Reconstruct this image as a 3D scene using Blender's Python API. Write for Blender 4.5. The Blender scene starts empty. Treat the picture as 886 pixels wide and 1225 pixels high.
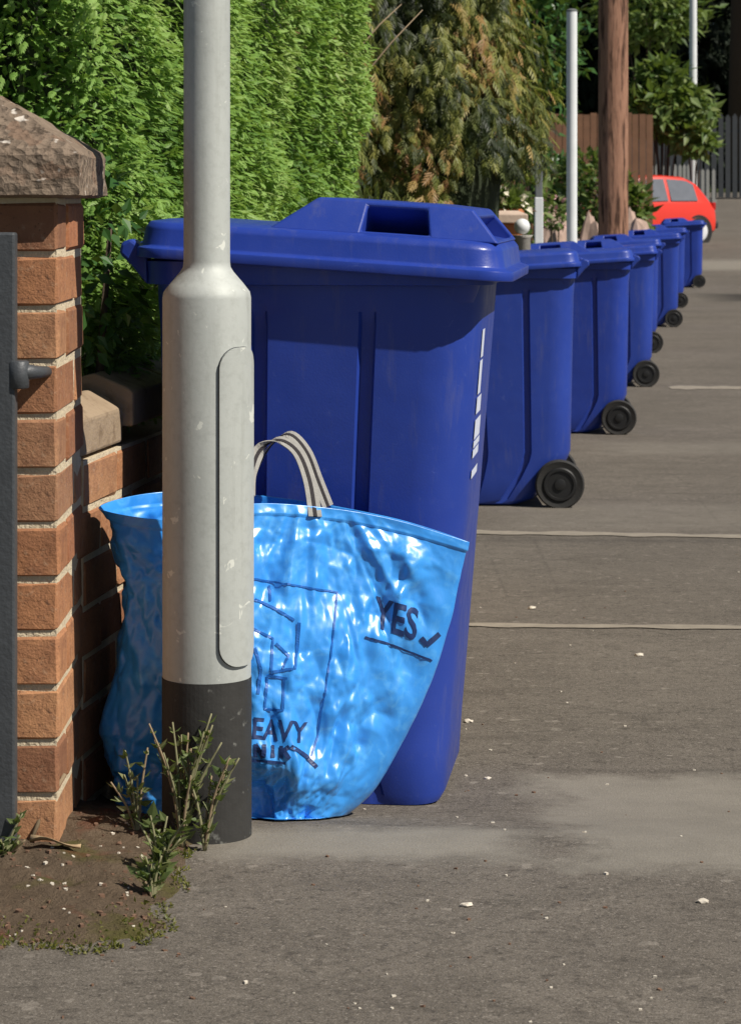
import bpy, bmesh, math, random
import numpy as np
from mathutils import Vector, Matrix, noise
random.seed(7); rng = np.random.default_rng(11)
S = bpy.context.scene; COL = S.collection
R = math.radians

# ---------------------------------------------------------------- camera, world, sun, exposure
F = 3000.0; HZ = 245.0; CZ = 1.045                 # focal length in photo pixels, horizon row, eye height
cd = bpy.data.cameras.new('camera'); cam = bpy.data.objects.new('camera', cd); COL.objects.link(cam)
cam.location = (0, 0, CZ); cam.rotation_euler = (R(90), 0, 0)
cd.sensor_fit = 'VERTICAL'; cd.sensor_height = 24.0; cd.lens = 24.0 * F / 1225.0
cd.shift_y = -(612.5 - HZ) / 1225.0; cd.clip_start = 0.05; cd.clip_end = 900
cd.dof.use_dof = True; cd.dof.focus_distance = 4.4; cd.dof.aperture_fstop = 14.0
S.camera = cam
SUN_AZ, SUN_EL = 61.0, 47.0                         # degrees to the right of straight behind the camera
w = bpy.data.worlds.new('World'); S.world = w; w.use_nodes = True
nt = w.node_tree; nt.nodes.clear()
sky = nt.nodes.new('ShaderNodeTexSky'); sky.sky_type = 'NISHITA'; sky.sun_disc = False
sky.air_density = .8; sky.dust_density = .6; sky.sun_elevation = R(SUN_EL); sky.sun_rotation = R(180 - SUN_AZ)
bg = nt.nodes.new('ShaderNodeBackground'); bg.inputs[1].default_value = 0.05
wo = nt.nodes.new('ShaderNodeOutputWorld')
nt.links.new(sky.outputs[0], bg.inputs[0]); nt.links.new(bg.outputs[0], wo.inputs[0])
sd = bpy.data.lights.new('sun', 'SUN'); sd.energy = 5.0; sd.angle = R(0.53); sd.color = (1, .94, .85)
sun = bpy.data.objects.new('sun', sd); COL.objects.link(sun)
to_sun = Vector((math.sin(R(SUN_AZ)) * math.cos(R(SUN_EL)), -math.cos(R(SUN_AZ)) * math.cos(R(SUN_EL)), math.sin(R(SUN_EL))))
sun.rotation_euler = to_sun.to_track_quat('Z', 'Y').to_euler(); sun.location = (6, -4, 9)
S.view_settings.view_transform = 'Standard'; S.view_settings.look = 'None'
S.view_settings.exposure = 0.1; S.view_settings.gamma = 1.0
S.render.resolution_x = 740; S.render.resolution_y = 1024
S.render.engine = 'CYCLES'

# ---------------------------------------------------------------- frames of reference
DX, DY = 0.14704, 0.98913                           # direction of the pavement (unit)
def st(s, t):  return (s * DX + t * DY, s * DY - t * DX)
def to_st(x, y): return (x * DX + y * DY, x * DY - y * DX)
GP = np.array([(-30, .09), (0, .045), (3.4, .012), (4.17, -.002), (4.45, -.038), (4.7, -.056), (6.5, -.092), (10.1, -.178), (14.1, -.245), (18.5, -.292),
               (23, -.308), (28, -.310), (33, -.295), (39, -.255), (45, -.06), (51, .235), (60, .72), (75, 1.30), (110, 2.0), (700, 2.0)])
def gz(x, y):
    s = to_st(x, y)[0]
    return float(sum(np.interp(s + d, GP[:, 0], GP[:, 1]) for d in (-.5, 0, .5)) / 3) if s > 9 else float(np.interp(s, GP[:, 0], GP[:, 1]))
def W(px, py, Y):                                    # a place in the yard at distance Y
    return Vector(((px - 443) * Y / F, Y, CZ - (py - HZ) * Y / F))

# ---------------------------------------------------------------- helpers
def lnk(o, parent=None):
    COL.objects.link(o)
    if parent is not None: o.parent = parent
    return o
def tag(o, label=None, cat=None, group=None, kind=None):
    if label: o['label'] = label
    if cat: o['category'] = cat
    if group: o['group'] = group
    if kind: o['kind'] = kind
    return o
def empty(name, loc=(0, 0, 0), rz=0):
    o = bpy.data.objects.new(name, None); o.location = loc; o.rotation_euler = (0, 0, rz); o.empty_display_size = .1
    return lnk(o)
def mesh(name, verts, faces, mat, parent=None, smooth=False):
    me = bpy.data.meshes.new(name); me.from_pydata([tuple(v) for v in verts], [], faces); me.update()
    if mat: me.materials.append(mat)
    if smooth: me.polygons.foreach_set('use_smooth', [True] * len(me.polygons))
    return lnk(bpy.data.objects.new(name, me), parent)
def bobj(name, bm, mat, parent=None, smooth=False, bevel=0, seg=2):
    me = bpy.data.meshes.new(name); bmesh.ops.recalc_face_normals(bm, faces=bm.faces); bm.to_mesh(me); bm.free()
    if mat: me.materials.append(mat)
    if smooth: me.polygons.foreach_set('use_smooth', [True] * len(me.polygons))
    o = lnk(bpy.data.objects.new(name, me), parent)
    if bevel:
        m = o.modifiers.new('bevel', 'BEVEL'); m.width = bevel; m.segments = seg; m.limit_method = 'ANGLE'; m.angle_limit = R(25)
    return o
def copy_tree(o, parent=None):
    c = o.copy(); COL.objects.link(c); c.parent = parent
    for ch in list(o.children): copy_tree(ch, c)
    return c
def box(bm, c, s, M=None):
    vs = []
    for x in (-.5, .5):
        for y in (-.5, .5):
            for z in (-.5, .5):
                p = Vector((c[0] + x * s[0], c[1] + y * s[1], c[2] + z * s[2]))
                vs.append(bm.verts.new(M @ p if M else p))
    for f in ((0, 1, 3, 2), (4, 6, 7, 5), (0, 4, 5, 1), (2, 3, 7, 6), (0, 2, 6, 4), (1, 5, 7, 3)):
        bm.faces.new([vs[i] for i in f])
    return vs
def loft(bm, rings, cap0=True, cap1=True, closed=True):
    rs = [[bm.verts.new(p) for p in r] for r in rings]
    n = len(rs[0])
    for a, b in zip(rs[:-1], rs[1:]):
        for i in range(n if closed else n - 1):
            j = (i + 1) % n
            bm.faces.new((a[i], a[j], b[j], b[i]))
    if cap0: bm.faces.new(rs[0][::-1])
    if cap1: bm.faces.new(rs[-1])
    return rs
def tube(bm, pts, rad, n=8, caps=True):
    pts = [Vector(p) for p in pts]; rings = []
    prev = None
    for i, p in enumerate(pts):
        d = (pts[min(i + 1, len(pts) - 1)] - pts[max(i - 1, 0)]).normalized()
        a = prev if prev is not None else (Vector((0, 0, 1)) if abs(d.z) < .9 else Vector((1, 0, 0)))
        u = (a - d * a.dot(d)).normalized(); v = d.cross(u); prev = u
        r = float(rad[i]) if hasattr(rad, '__len__') else rad
        rings.append([p + r * (u * math.cos(2 * math.pi * k / n) + v * math.sin(2 * math.pi * k / n)) for k in range(n)])
    loft(bm, rings, caps, caps)
def lathe(bm, prof, n=32, axis='z', c=(0, 0, 0), caps=True):
    rings = []
    for r, h in prof:
        ring = []
        for k in range(n):
            a = 2 * math.pi * k / n
            p = (r * math.cos(a), r * math.sin(a), h) if axis == 'z' else (r * math.cos(a), h, r * math.sin(a))
            ring.append((p[0] + c[0], p[1] + c[1], p[2] + c[2]))
        rings.append(ring)
    loft(bm, rings, caps, caps)
def catmull(P, n, periodic):
    P = np.asarray(P, float); K = len(P)
    t = np.linspace(0, K if periodic else K - 1, n, endpoint=not periodic)
    i = np.floor(t).astype(int)
    if not periodic: i = np.minimum(i, K - 2)
    f = (t - i).reshape((-1,) + (1,) * (P.ndim - 1))
    g = (lambda k: P[k % K]) if periodic else (lambda k: P[np.clip(k, 0, K - 1)])
    a, b, c, d = g(i - 1), g(i), g(i + 1), g(i + 2)
    return .5 * (2 * b + (c - a) * f + (2 * a - 5 * b + 4 * c - d) * f ** 2 + (3 * b - a - 3 * c + d) * f ** 3)

# ---------------------------------------------------------------- materials
class NT:
    def __init__(s, name, rough=.6, spec=.5):
        s.m = bpy.data.materials.new(name); s.m.use_nodes = True; s.t = s.m.node_tree; s.t.nodes.clear()
        s.out = s.n('ShaderNodeOutputMaterial'); s.b = s.n('ShaderNodeBsdfPrincipled')
        s.l(s.b.outputs[0], s.out.inputs[0]); s.b.inputs['Roughness'].default_value = rough
        s.b.inputs['Specular IOR Level'].default_value = spec
        s.co = s.n('ShaderNodeTexCoord').outputs['Object']
    def n(s, k, **kw):
        nd = s.t.nodes.new(k)
        for a, v in kw.items(): setattr(nd, a, v)
        return nd
    def l(s, a, b): s.t.links.new(a, b)
    def noise(s, scale, detail=4, rough=.55, co=None, dist=0):
        nd = s.n('ShaderNodeTexNoise'); nd.inputs['Scale'].default_value = scale; nd.inputs['Detail'].default_value = detail
        nd.inputs['Roughness'].default_value = rough; nd.inputs['Distortion'].default_value = dist
        s.l(co or s.co, nd.inputs['Vector']); return nd.outputs['Fac']
    def voro(s, scale, feature='F1', co=None, out='Distance'):
        nd = s.n('ShaderNodeTexVoronoi', feature=feature); nd.inputs['Scale'].default_value = scale
        s.l(co or s.co, nd.inputs['Vector']); return nd.outputs[out]
    def ramp(s, fac, stops, interp='LINEAR'):
        nd = s.n('ShaderNodeValToRGB'); cr = nd.color_ramp; cr.interpolation = interp
        while len(cr.elements) > 1: cr.elements.remove(cr.elements[-1])
        for i, (p, c) in enumerate(stops):
            e = cr.elements[0] if i == 0 else cr.elements.new(p)
            e.position = p; e.color = (*c, 1) if hasattr(c, '__len__') else (c, c, c, 1)
        s.l(fac, nd.inputs[0]); return nd.outputs[0]
    def mix(s, fac, a, b, mode='MIX'):
        nd = s.n('ShaderNodeMix', data_type='RGBA', blend_type=mode)
        for sock, v in ((nd.inputs[0], fac), (nd.inputs[6], a), (nd.inputs[7], b)):
            if hasattr(v, 'is_linked') or hasattr(v, 'links'): s.l(v, sock)
            elif hasattr(v, '__len__'): sock.default_value = (*v, 1)
            else: sock.default_value = v
        return nd.outputs[2]
    def math(s, op, a, b=0):
        nd = s.n('ShaderNodeMath', operation=op)
        for sock, v in ((nd.inputs[0], a), (nd.inputs[1], b)):
            if hasattr(v, 'links'): s.l(v, sock)
            else: sock.default_value = v
        return nd.outputs[0]
    def bump(s, h, strength=.3, dist=.01, prev=None):
        nd = s.n('ShaderNodeBump'); nd.inputs['Strength'].default_value = strength; nd.inputs['Distance'].default_value = dist
        s.l(h, nd.inputs['Height'])
        if prev: s.l(prev, nd.inputs['Normal'])
        s.l(nd.outputs[0], s.b.inputs['Normal']); return nd.outputs[0]
    def col(s, c):
        if hasattr(c, 'links'): s.l(c, s.b.inputs['Base Color'])
        else: s.b.inputs['Base Color'].default_value = (*c, 1)
    def rough(s, c): s.l(c, s.b.inputs['Roughness'])
    def scaled(s, v):
        nd = s.n('ShaderNodeMapping'); nd.inputs['Scale'].default_value = v; s.l(s.co, nd.inputs[0]); return nd.outputs[0]
    def rand(s): return s.n('ShaderNodeObjectInfo').outputs['Random']
MT = {}
def simple(name, c, rough=.6, var=.15, scale=20, bump=0, metal=0, spec=.5, bscale=None):
    t = NT(name, rough, spec)
    f = t.noise(scale, 5)
    t.col(t.mix(f, tuple(x * (1 - var) for x in c), tuple(min(1, x * (1 + var)) for x in c)))
    t.b.inputs['Metallic'].default_value = metal
    if bump: t.bump(t.noise(bscale or scale * 4, 4), bump, .005)
    MT[name] = t.m; return t.m

def gy(py):                                           # distance at which the pavement is seen at row py
    Y = 3.0
    while HZ + (CZ - gz(.3, Y)) * F / Y > py: Y += .005 if Y < 12 else .03
    return Y
def prect(px0, px1, y_top, y_bot):
    a, b = gy(y_bot), gy(y_top); m = (a + b) / 2
    return ((px0 - 443) / F * m, (px1 - 443) / F * m, a, b)
PATCH = [(*prect(225, 660, 990, 1036), .85), (*prect(640, 1150, 924, 1050), .8), (*prect(690, 1150, 526, 545), .35), (*prect(780, 1150, 312, 327), .9), (*prect(575, 1150, 600, 636), .25)]
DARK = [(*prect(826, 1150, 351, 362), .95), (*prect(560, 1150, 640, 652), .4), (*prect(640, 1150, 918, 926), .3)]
def tarmac(name, a, b, light, patches=(), darks=()):
    t = NT(name, .93, .25)
    big = t.noise(.9, 5); mid = t.noise(9, 4); agg = t.voro(230); fine = t.noise(420, 3, .7)
    c = t.mix(t.ramp(big, [(.3, 0), (.7, 1)]), a, b)
    c = t.mix(t.ramp(mid, [(.35, 0), (.75, .55)]), c, tuple(x * .72 for x in a))
    c = t.mix(t.ramp(fine, [(.45, 0), (.75, .55)]), c, light)
    c = t.mix(t.ramp(t.voro(60, out='Color'), [(.86, 0), (.93, .35)]), c, light)
    c = t.mix(t.ramp(t.noise(38, 4, .7), [(.52, 0), (.70, .6)]), c, tuple(x * .45 for x in a))
    streak = t.noise(1.0, 5, .6, t.scaled((2.2, 7.5, 1)), .6)
    c = t.mix(t.ramp(streak, [(.52, 0), (.72, .4)]), c, tuple(x * .62 for x in a))
    cr = t.voro(1.15, 'DISTANCE_TO_EDGE', t.scaled((1.1, .8, 1)))
    wob = t.math('ADD', cr, t.math('MULTIPLY', t.noise(14, 3), .03))
    c = t.mix(t.ramp(wob, [(.0155, .22), (.021, 0)]), c, (.02, .018, .015))
    c = t.mix(t.ramp(t.noise(120, 3, .7), [(.54, 0), (.66, .6)]), c, tuple(x * .35 for x in a)); c = t.mix(t.ramp(t.noise(150, 3, .75, t.scaled((1, 1.02, 1.3))), [(.58, 0), (.68, .6)]), c, light)
    sp = t.n('ShaderNodeSeparateXYZ'); t.l(t.co, sp.inputs[0])
    wb = t.math('MULTIPLY', t.math('SUBTRACT', t.noise(6, 6, .7), .5), .34)
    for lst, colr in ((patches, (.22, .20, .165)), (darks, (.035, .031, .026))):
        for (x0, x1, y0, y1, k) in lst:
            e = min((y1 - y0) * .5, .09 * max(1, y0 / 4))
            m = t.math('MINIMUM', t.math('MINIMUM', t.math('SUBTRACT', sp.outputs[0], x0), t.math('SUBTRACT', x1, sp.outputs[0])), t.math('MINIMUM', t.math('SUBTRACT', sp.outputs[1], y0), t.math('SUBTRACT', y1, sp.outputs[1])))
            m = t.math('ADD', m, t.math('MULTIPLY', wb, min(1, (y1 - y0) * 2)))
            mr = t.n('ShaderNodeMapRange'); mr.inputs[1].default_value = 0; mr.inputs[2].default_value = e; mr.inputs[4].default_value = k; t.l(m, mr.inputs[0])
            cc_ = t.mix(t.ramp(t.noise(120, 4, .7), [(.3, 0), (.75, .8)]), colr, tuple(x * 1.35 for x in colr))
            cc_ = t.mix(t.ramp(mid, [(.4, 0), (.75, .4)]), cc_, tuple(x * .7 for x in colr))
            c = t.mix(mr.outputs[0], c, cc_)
    t.col(c)
    t.bump(fine, .3, .003, t.bump(agg, .22, .003))
    MT[name] = t.m
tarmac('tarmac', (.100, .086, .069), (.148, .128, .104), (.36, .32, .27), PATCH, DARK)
tarmac('tarmac_pale', (.20, .18, .148), (.26, .235, .195), (.42, .39, .33))
tarmac('tarmac_dark', (.03, .027, .024), (.045, .04, .034), (.09, .085, .075))
simple('sealant', (.27, .235, .185), .9, .35, 25, .3)
simple('kerbstone', (.33, .31, .28), .9, .2, 14, .3)
t = NT('soil', .95, .1)
c = t.mix(t.noise(18, 6, .65), (.085, .06, .04), (.27, .20, .135))
c = t.mix(t.ramp(t.noise(7, 4), [(.53, 0), (.66, .75)]), c, (.14, .135, .035))
c = t.mix(t.ramp(t.noise(10, 3), [(.6, 0), (.68, .6)]), c, (.20, .075, .045))
t.col(c); t.bump(t.noise(70, 6, .75), 1.0, .02); MT['soil'] = t.m
t = NT('grass_ground', .95, .1)
t.col(t.mix(t.noise(3, 6), (.035, .05, .015), (.07, .085, .03))); t.bump(t.noise(60, 4), .6, .02); MT['grass_ground'] = t.m

t = NT('brick', .88, .25)
base = t.ramp(t.rand(), [(0, (.36, .165, .08)), (.25, (.45, .21, .10)), (.45, (.27, .13, .07)), (.6, (.40, .165, .08)), (.8, (.50, .255, .125)), (1, (.32, .17, .095))])
c = t.mix(t.ramp(t.noise(28, 5), [(.4, 0), (.7, .55)]), base, (.20, .085, .05))
c = t.mix(t.ramp(t.noise(65, 4), [(.6, 0), (.75, .4)]), c, (.50, .36, .24))
c = t.mix(t.ramp(t.noise(150, 3), [(.6, 0), (.7, .6)]), c, (.07, .04, .03))
t.col(c); t.bump(t.noise(170, 5, .7), .55, .004, t.bump(t.noise(24, 3), .4, .012)); MT['brick'] = t.m
t = NT('mortar', .95, .1)
t.col(t.mix(t.noise(40, 5), (.50, .41, .27), (.74, .64, .47))); t.bump(t.noise(130, 4), .8, .006); MT['mortar'] = t.m
t = NT('brick_far', .9, .2)
br = t.n('ShaderNodeTexBrick'); br.inputs['Scale'].default_value = 1; br.inputs['Brick Width'].default_value = .235; br.inputs['Row Height'].default_value = .085
br.inputs['Mortar Size'].default_value = .008
br.inputs['Color1'].default_value = (.30, .12, .05, 1); br.inputs['Color2'].default_value = (.37, .15, .07, 1); br.inputs['Mortar'].default_value = (.5, .42, .3, 1)
mp = t.n('ShaderNodeMapping'); mp.inputs['Rotation'].default_value = (R(90), 0, R(90)); t.l(t.co, mp.inputs[0])
t.l(mp.outputs[0], br.inputs['Vector']); t.col(br.outputs[0]); MT['brick_far'] = t.m
t = NT('cap_stone', .95, .15)
c = t.mix(t.noise(12, 6, .65), (.13, .095, .068), (.35, .27, .20))
c = t.mix(t.ramp(t.voro(42, out='Color'), [(.72, 0), (.8, .6)]), c, (.22, .14, .095))
c = t.mix(t.ramp(t.noise(48, 4), [(.58, 0), (.66, .85)]), c, (.075, .055, .04))
c = t.mix(t.ramp(t.noise(36, 2), [(.66, 0), (.71, .9)]), c, (.68, .62, .54))
t.col(c); t.bump(t.voro(60), .8, .008, t.bump(t.noise(90, 5, .7), .7, .008)); MT['cap_stone'] = t.m
t = NT('coping', .92, .2)
c = t.mix(t.noise(14, 5), (.25, .18, .115), (.42, .32, .22)); c = t.mix(t.ramp(t.noise(30, 4), [(.55, 0), (.7, .6)]), c, (.15, .10, .06))
t.col(c); t.bump(t.noise(110, 4), .5, .005); MT['coping'] = t.m

t = NT('bin_plastic', .42, .42)
f = t.noise(3.5, 5)
rn = t.rand(); vm = t.n('ShaderNodeVectorMath', operation='ADD'); cb = t.n('ShaderNodeCombineXYZ'); t.l(t.math('MULTIPLY', rn, 37.0), cb.inputs[0]); t.l(t.math('MULTIPLY', rn, 11.0), cb.inputs[2]); t.l(t.co, vm.inputs[0]); t.l(cb.outputs[0], vm.inputs[1]); t.co = vm.outputs[0]
f = t.noise(3.5, 5)
c = t.mix(f, (.014, .037, .26), (.024, .060, .37)); c = t.mix(t.math('MULTIPLY', rn, .3), c, (.035, .075, .33))
c = t.mix(t.ramp(t.noise(38, 5, .7), [(.58, 0), (.74, .3)]), c, (.055, .085, .33))
c = t.mix(t.ramp(t.noise(6, 6, .7, t.scaled((5, 5, .7))), [(.55, 0), (.78, .4)]), c, (.12, .13, .24)); c = t.mix(t.ramp(t.noise(16, 6, .8, None, 2.0), [(.62, 0), (.70, .5)]), c, (.09, .13, .40))
t.col(c); t.rough(t.ramp(t.noise(24, 4), [(.3, .28), (.7, .46)])); t.bump(t.noise(260, 3), .12, .002, t.bump(t.noise(6, 2), .18, .02)); MT['bin_plastic'] = t.m
simple('tyre', (.022, .021, .019), .75, .4, 30, .25)
simple('hub_black', (.012, .012, .012), .5, .3, 30)
simple('white_print', (.62, .66, .78), .6, .2, 40)
simple('clear_clip', (.40, .42, .52), .35, .3, 30)
t = NT('galvanised', .62, .4)
c = t.mix(t.noise(5, 5), (.40, .42, .39), (.52, .54, .505))
c = t.mix(t.ramp(t.noise(60, 5, .7), [(.48, 0), (.72, .35)]), c, (.30, .31, .28))
c = t.mix(t.ramp(t.noise(26, 3, .6, None, .8), [(.66, 0), (.69, .75)]), c, (.75, .76, .68))
c = t.mix(t.ramp(t.noise(8, 5, .6, t.scaled((6, 6, .5))), [(.55, 0), (.75, .3)]), c, (.24, .245, .215))
t.col(c); t.b.inputs['Metallic'].default_value = .15; t.bump(t.noise(160, 4), .12, .002, t.bump(t.noise(12, 3), .06, .006)); MT['galvanised'] = t.m
t = NT('bitumen_paint', .7, .3)
c = t.mix(t.noise(14, 5), (.022, .022, .021), (.05, .048, .044)); c = t.mix(t.ramp(t.noise(40, 4), [(.63, 0), (.7, .6)]), c, (.22, .22, .2))
t.col(c); t.bump(t.noise(60, 4), .3, .004); MT['bitumen_paint'] = t.m
simple('gate_metal', (.055, .06, .065), .5, .3, 30, .25)
simple('pole_white', (.74, .76, .76), .55, .12, 10)
simple('pole_grey', (.16, .17, .17), .6, .2, 14)
t = NT('bag_plastic', .27, .55)
c = t.mix(t.noise(9, 4), (.020, .25, .79), (.055, .37, .89))
c = t.mix(t.ramp(t.noise(30, 4, .6, None, 1.2), [(.52, 0), (.7, .4)]), c, (.15, .52, .94))
t.col(c)
b1 = t.bump(t.noise(30, 2, .5), .18, .004); b2 = t.bump(t.noise(130, 2, .5, t.scaled((1, 1, .35))), .25, .0012, b1); t.bump(t.voro(22, 'DISTANCE_TO_EDGE', t.scaled((1.3, 1, .8))), .12, .01, b2)
t.rough(t.ramp(t.noise(22, 3), [(.3, .26), (.7, .42)])); t.b.inputs['Coat Weight'].default_value = .9; t.b.inputs['Coat Roughness'].default_value = .34; MT['bag_plastic'] = t.m
simple('bag_print', (.008, .03, .12), .5, .3, 60)
simple('bag_print_mid', (.012, .12, .44), .45, .3, 60)
simple('webbing', (.31, .30, .275), .85, .25, 90, .4)
simple('webbing_dark', (.025, .02, .022), .85, .3, 90, .4)
t = NT('creosote_wood', .9, .2)
c = t.mix(t.noise(9, 6, .65, t.scaled((9, 9, .8))), (.20, .09, .055), (.52, .30, .20))
c = t.mix(t.ramp(t.noise(4, 5, .6, t.scaled((6, 6, .6))), [(.50, 0), (.62, .9)]), c, (.05, .026, .018))
t.col(c); t.bump(t.noise(10, 5, .6, t.scaled((14, 14, 1))), .6, .03); MT['creosote_wood'] = t.m
simple('fence_wood', (.20, .10, .055), .9, .35, 5, .3)
simple('fence_dark', (.035, .04, .045), .7, .3, 9)
simple('paling_sunlit', (.30, .30, .28), .8, .2, 9)  # lit stretch of fence, sunlight put into the colour
simple('terracotta', (.55, .20, .08), .8, .2, 15, .2)
simple('pale_stone', (.55, .42, .33), .9, .3, 12, .4)
simple('pink_stone', (.42, .30, .24), .9, .35, 8, .5)
simple('white_flower', (.75, .70, .55), .8, .1, 30)
simple('pink_flower', (.62, .34, .34), .8, .2, 30)
simple('car_paint', (.74, .045, .025), .28, .05, 3, spec=.6)
simple('car_glass', (.15, .16, .18), .12, .2, 6, spec=.7)
simple('car_trim', (.02, .02, .022), .6, .2, 9)
simple('hubcap', (.70, .70, .72), .4, .1, 20)
simple('lamp_red', (.40, .01, .01), .2, .1, 20)
simple('bark', (.075, .05, .034), .95, .4, 25, .7)
simple('twig_dead', (.27, .20, .12), .9, .3, 30)
simple('dry_leaf', (.42, .30, .17), .85, .3, 25)
simple('litter_pale', (.62, .56, .46), .9, .3, 30)
simple('litter_brown', (.16, .09, .055), .9, .4, 30)
simple('road_tarmac', (.055, .052, .05), .93, .3, 60, .5)

simple('weed_stem', (.22, .21, .11), .8, .3, 40)
def leafmat(name, cols, trans=.35, rough=.5):
    t = NT(name, rough, .35)
    at = t.n('ShaderNodeAttribute', attribute_name='rnd')
    c = t.ramp(at.outputs['Fac'], [(i / (len(cols) - 1), c) for i, c in enumerate(cols)])
    t.col(c)
    tr = t.n('ShaderNodeBsdfTranslucent'); mx = t.n('ShaderNodeMixShader'); mx.inputs[0].default_value = trans
    hs = t.mix(.5, c, (.30, .42, .04), 'MIX'); t.l(hs, tr.inputs[0])
    t.l(t.b.outputs[0], mx.inputs[1]); t.l(tr.outputs[0], mx.inputs[2]); t.l(mx.outputs[0], t.out.inputs[0])
    MT[name] = t.m
leafmat('hedge_leaf', [(.105, .215, .045), (.185, .335, .068), (.275, .45, .105), (.36, .53, .155), (.37, .48, .16)], .42)
leafmat('laurel_leaf', [(.02, .06, .012), (.035, .095, .018), (.05, .12, .03), (.07, .15, .04)], .15, .35)
leafmat('cypress_leaf', [(.018, .028, .010), (.045, .06, .018), (.10, .12, .03), (.19, .21, .05), (.30, .29, .07), (.42, .26, .10), (.27, .13, .055)], .35)
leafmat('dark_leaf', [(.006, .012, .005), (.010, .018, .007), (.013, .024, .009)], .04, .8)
leafmat('bush_leaf', [(.05, .09, .022), (.09, .15, .035), (.15, .21, .055), (.24, .29, .11)], .3)
leafmat('weed_leaf', [(.08, .12, .04), (.13, .175, .06), (.18, .22, .08), (.27, .26, .13)], .3)
leafmat('moss_leaf', [(.10, .10, .02), (.16, .15, .03), (.08, .10, .02)], .2)
simple('light_block_dark', (.02, .03, .01), .95, .5, 12, .6)

# ---------------------------------------------------------------- foliage builder
def spray_template(pairs=5, droop=.2, thin=1.0):
    q = []
    def leaf(a, b):                                   # thin diamond from a to b in (along, side, lift)
        a, b = np.array(a, float), np.array(b, float); d = b - a; s = np.array([-d[1], d[0], 0]); s = s / (np.linalg.norm(s) + 1e-9)
        m = a + d * .5; wd = (.06 + .05 * np.linalg.norm(d)) * thin
        q.append([a, m + s * wd, b, m - s * wd])
    z = lambda x: -droop * x * x
    leaf((0, 0, 0), (.55, 0, z(.55))); leaf((.45, 0, z(.45)), (1.05, 0, z(1.05)))
    for i in range(pairs):
        x = .12 + .78 * i / pairs; ln = .52 * (1 - .6 * i / pairs)
        for sg in (-1, 1):
            leaf((x, 0, z(x)), (x + ln * .75, sg * ln * .62, z(x + ln) - .05))
    return np.array(q)                                # (L,4,3)
def leaf_template():
    return np.array([[(0, 0, 0), (.35, .26, .06), (1, 0, -.1), (.45, 0, 0)], [(0, 0, 0), (.45, 0, 0), (1, 0, -.1), (.35, -.26, .06)]], float)
def foliage(name, P, D, N, L, tmpl, mat, parent=None, rnd=None):
    P, D, N, L = (np.asarray(a, float) for a in (P, D, N, L))
    D = D / np.linalg.norm(D, axis=1)[:, None]
    Sd = np.cross(N, D); Sd /= (np.linalg.norm(Sd, axis=1)[:, None] + 1e-9); U = np.cross(D, Sd)
    B = np.stack([D, Sd, U], 1) * L[:, None, None]    # (n,3,3)
    V = np.einsum('lqk,nkc->nlqc', tmpl, B) + P[:, None, None, :]
    n, l = V.shape[:2]; nv = n * l * 4
    me = bpy.data.meshes.new(name); me.vertices.add(nv); me.vertices.foreach_set('co', V.reshape(-1).astype(np.float32))
    me.loops.add(nv); me.loops.foreach_set('vertex_index', np.arange(nv, dtype=np.int32))
    me.polygons.add(n * l); me.polygons.foreach_set('loop_start', np.arange(0, nv, 4, dtype=np.int32))
    if rnd is None: rnd = rng.random(n)
    at = me.attributes.new('rnd', 'FLOAT', 'POINT'); at.data.foreach_set('value', np.repeat(rnd, l * 4).astype(np.float32))
    me.update(calc_edges=True); me.materials.append(MT[mat])
    o = lnk(bpy.data.objects.new(name, me), parent); o['kind'] = 'stuff'; return o
def rdir(n): 
    v = rng.normal(size=(n, 3)); return v / np.linalg.norm(v, axis=1)[:, None]
def nz3(P, sc, off=0.0): return np.array([noise.noise(Vector((p[0] * sc + off, p[1] * sc, p[2] * sc))) for p in P])

# ---------------------------------------------------------------- ground, pavement, road
def sheet(name, s0, s1, t0, t1, dz, mat, ds=.5, nt_=6, kind='structure', edge=0.0, parent=None, thick=0):
    ss = np.linspace(s0, s1, max(2, int((s1 - s0) / ds) + 2)); ts = np.linspace(t0, t1, nt_)
    V = []
    for i, s in enumerate(ss):
        for j, tt in enumerate(ts):
            e = edge * noise.noise(Vector((s * 7, tt * 7, 3.1))) if (edge and (j in (0, nt_ - 1) or i in (0, len(ss) - 1))) else 0
            x, y = st(s + (e if i in (0, len(ss) - 1) else 0), tt + (e if j in (0, nt_ - 1) else 0)); V.append((x, y, gz(x, y) + dz))
    Fc = [(i * nt_ + j, i * nt_ + j + 1, (i + 1) * nt_ + j + 1, (i + 1) * nt_ + j) for i in range(len(ss) - 1) for j in range(nt_ - 1)]
    Fc = [f[::-1] for f in Fc]
    o = mesh(name, V, Fc, MT[mat], parent)
    if kind: o['kind'] = kind
    return o
def terrain():
    ss = [-30, -10, 0, 3, 5] + list(np.arange(6, 112, 2)) + [200, 400, 700]; ts = [-300, -100, -40, -15, -6, -1.45, 1.0, 1.3, 8, 20, 60, 300]
    V = [(*st(s, q), gz(*st(s, q)) - (.16 if q > 1.05 else .05)) for s in ss for q in ts]; n = len(ts)
    Fc = [(i * n + j, (i + 1) * n + j, (i + 1) * n + j + 1, i * n + j + 1) for i in range(len(ss) - 1) for j in range(n - 1)]
    o = mesh('ground', V, Fc, MT['grass_ground']); o['kind'] = 'structure'
terrain()
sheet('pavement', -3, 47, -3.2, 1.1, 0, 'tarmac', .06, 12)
sheet('forecourt', 47, 82, -9, 14, .0, 'tarmac', 2, 10)
sheet('road', -20, 47, 1.25, 7.6, -.13, 'road_tarmac', .8, 6)
kr = empty('kerb'); kr['kind'] = 'structure'
kme = None
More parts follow.
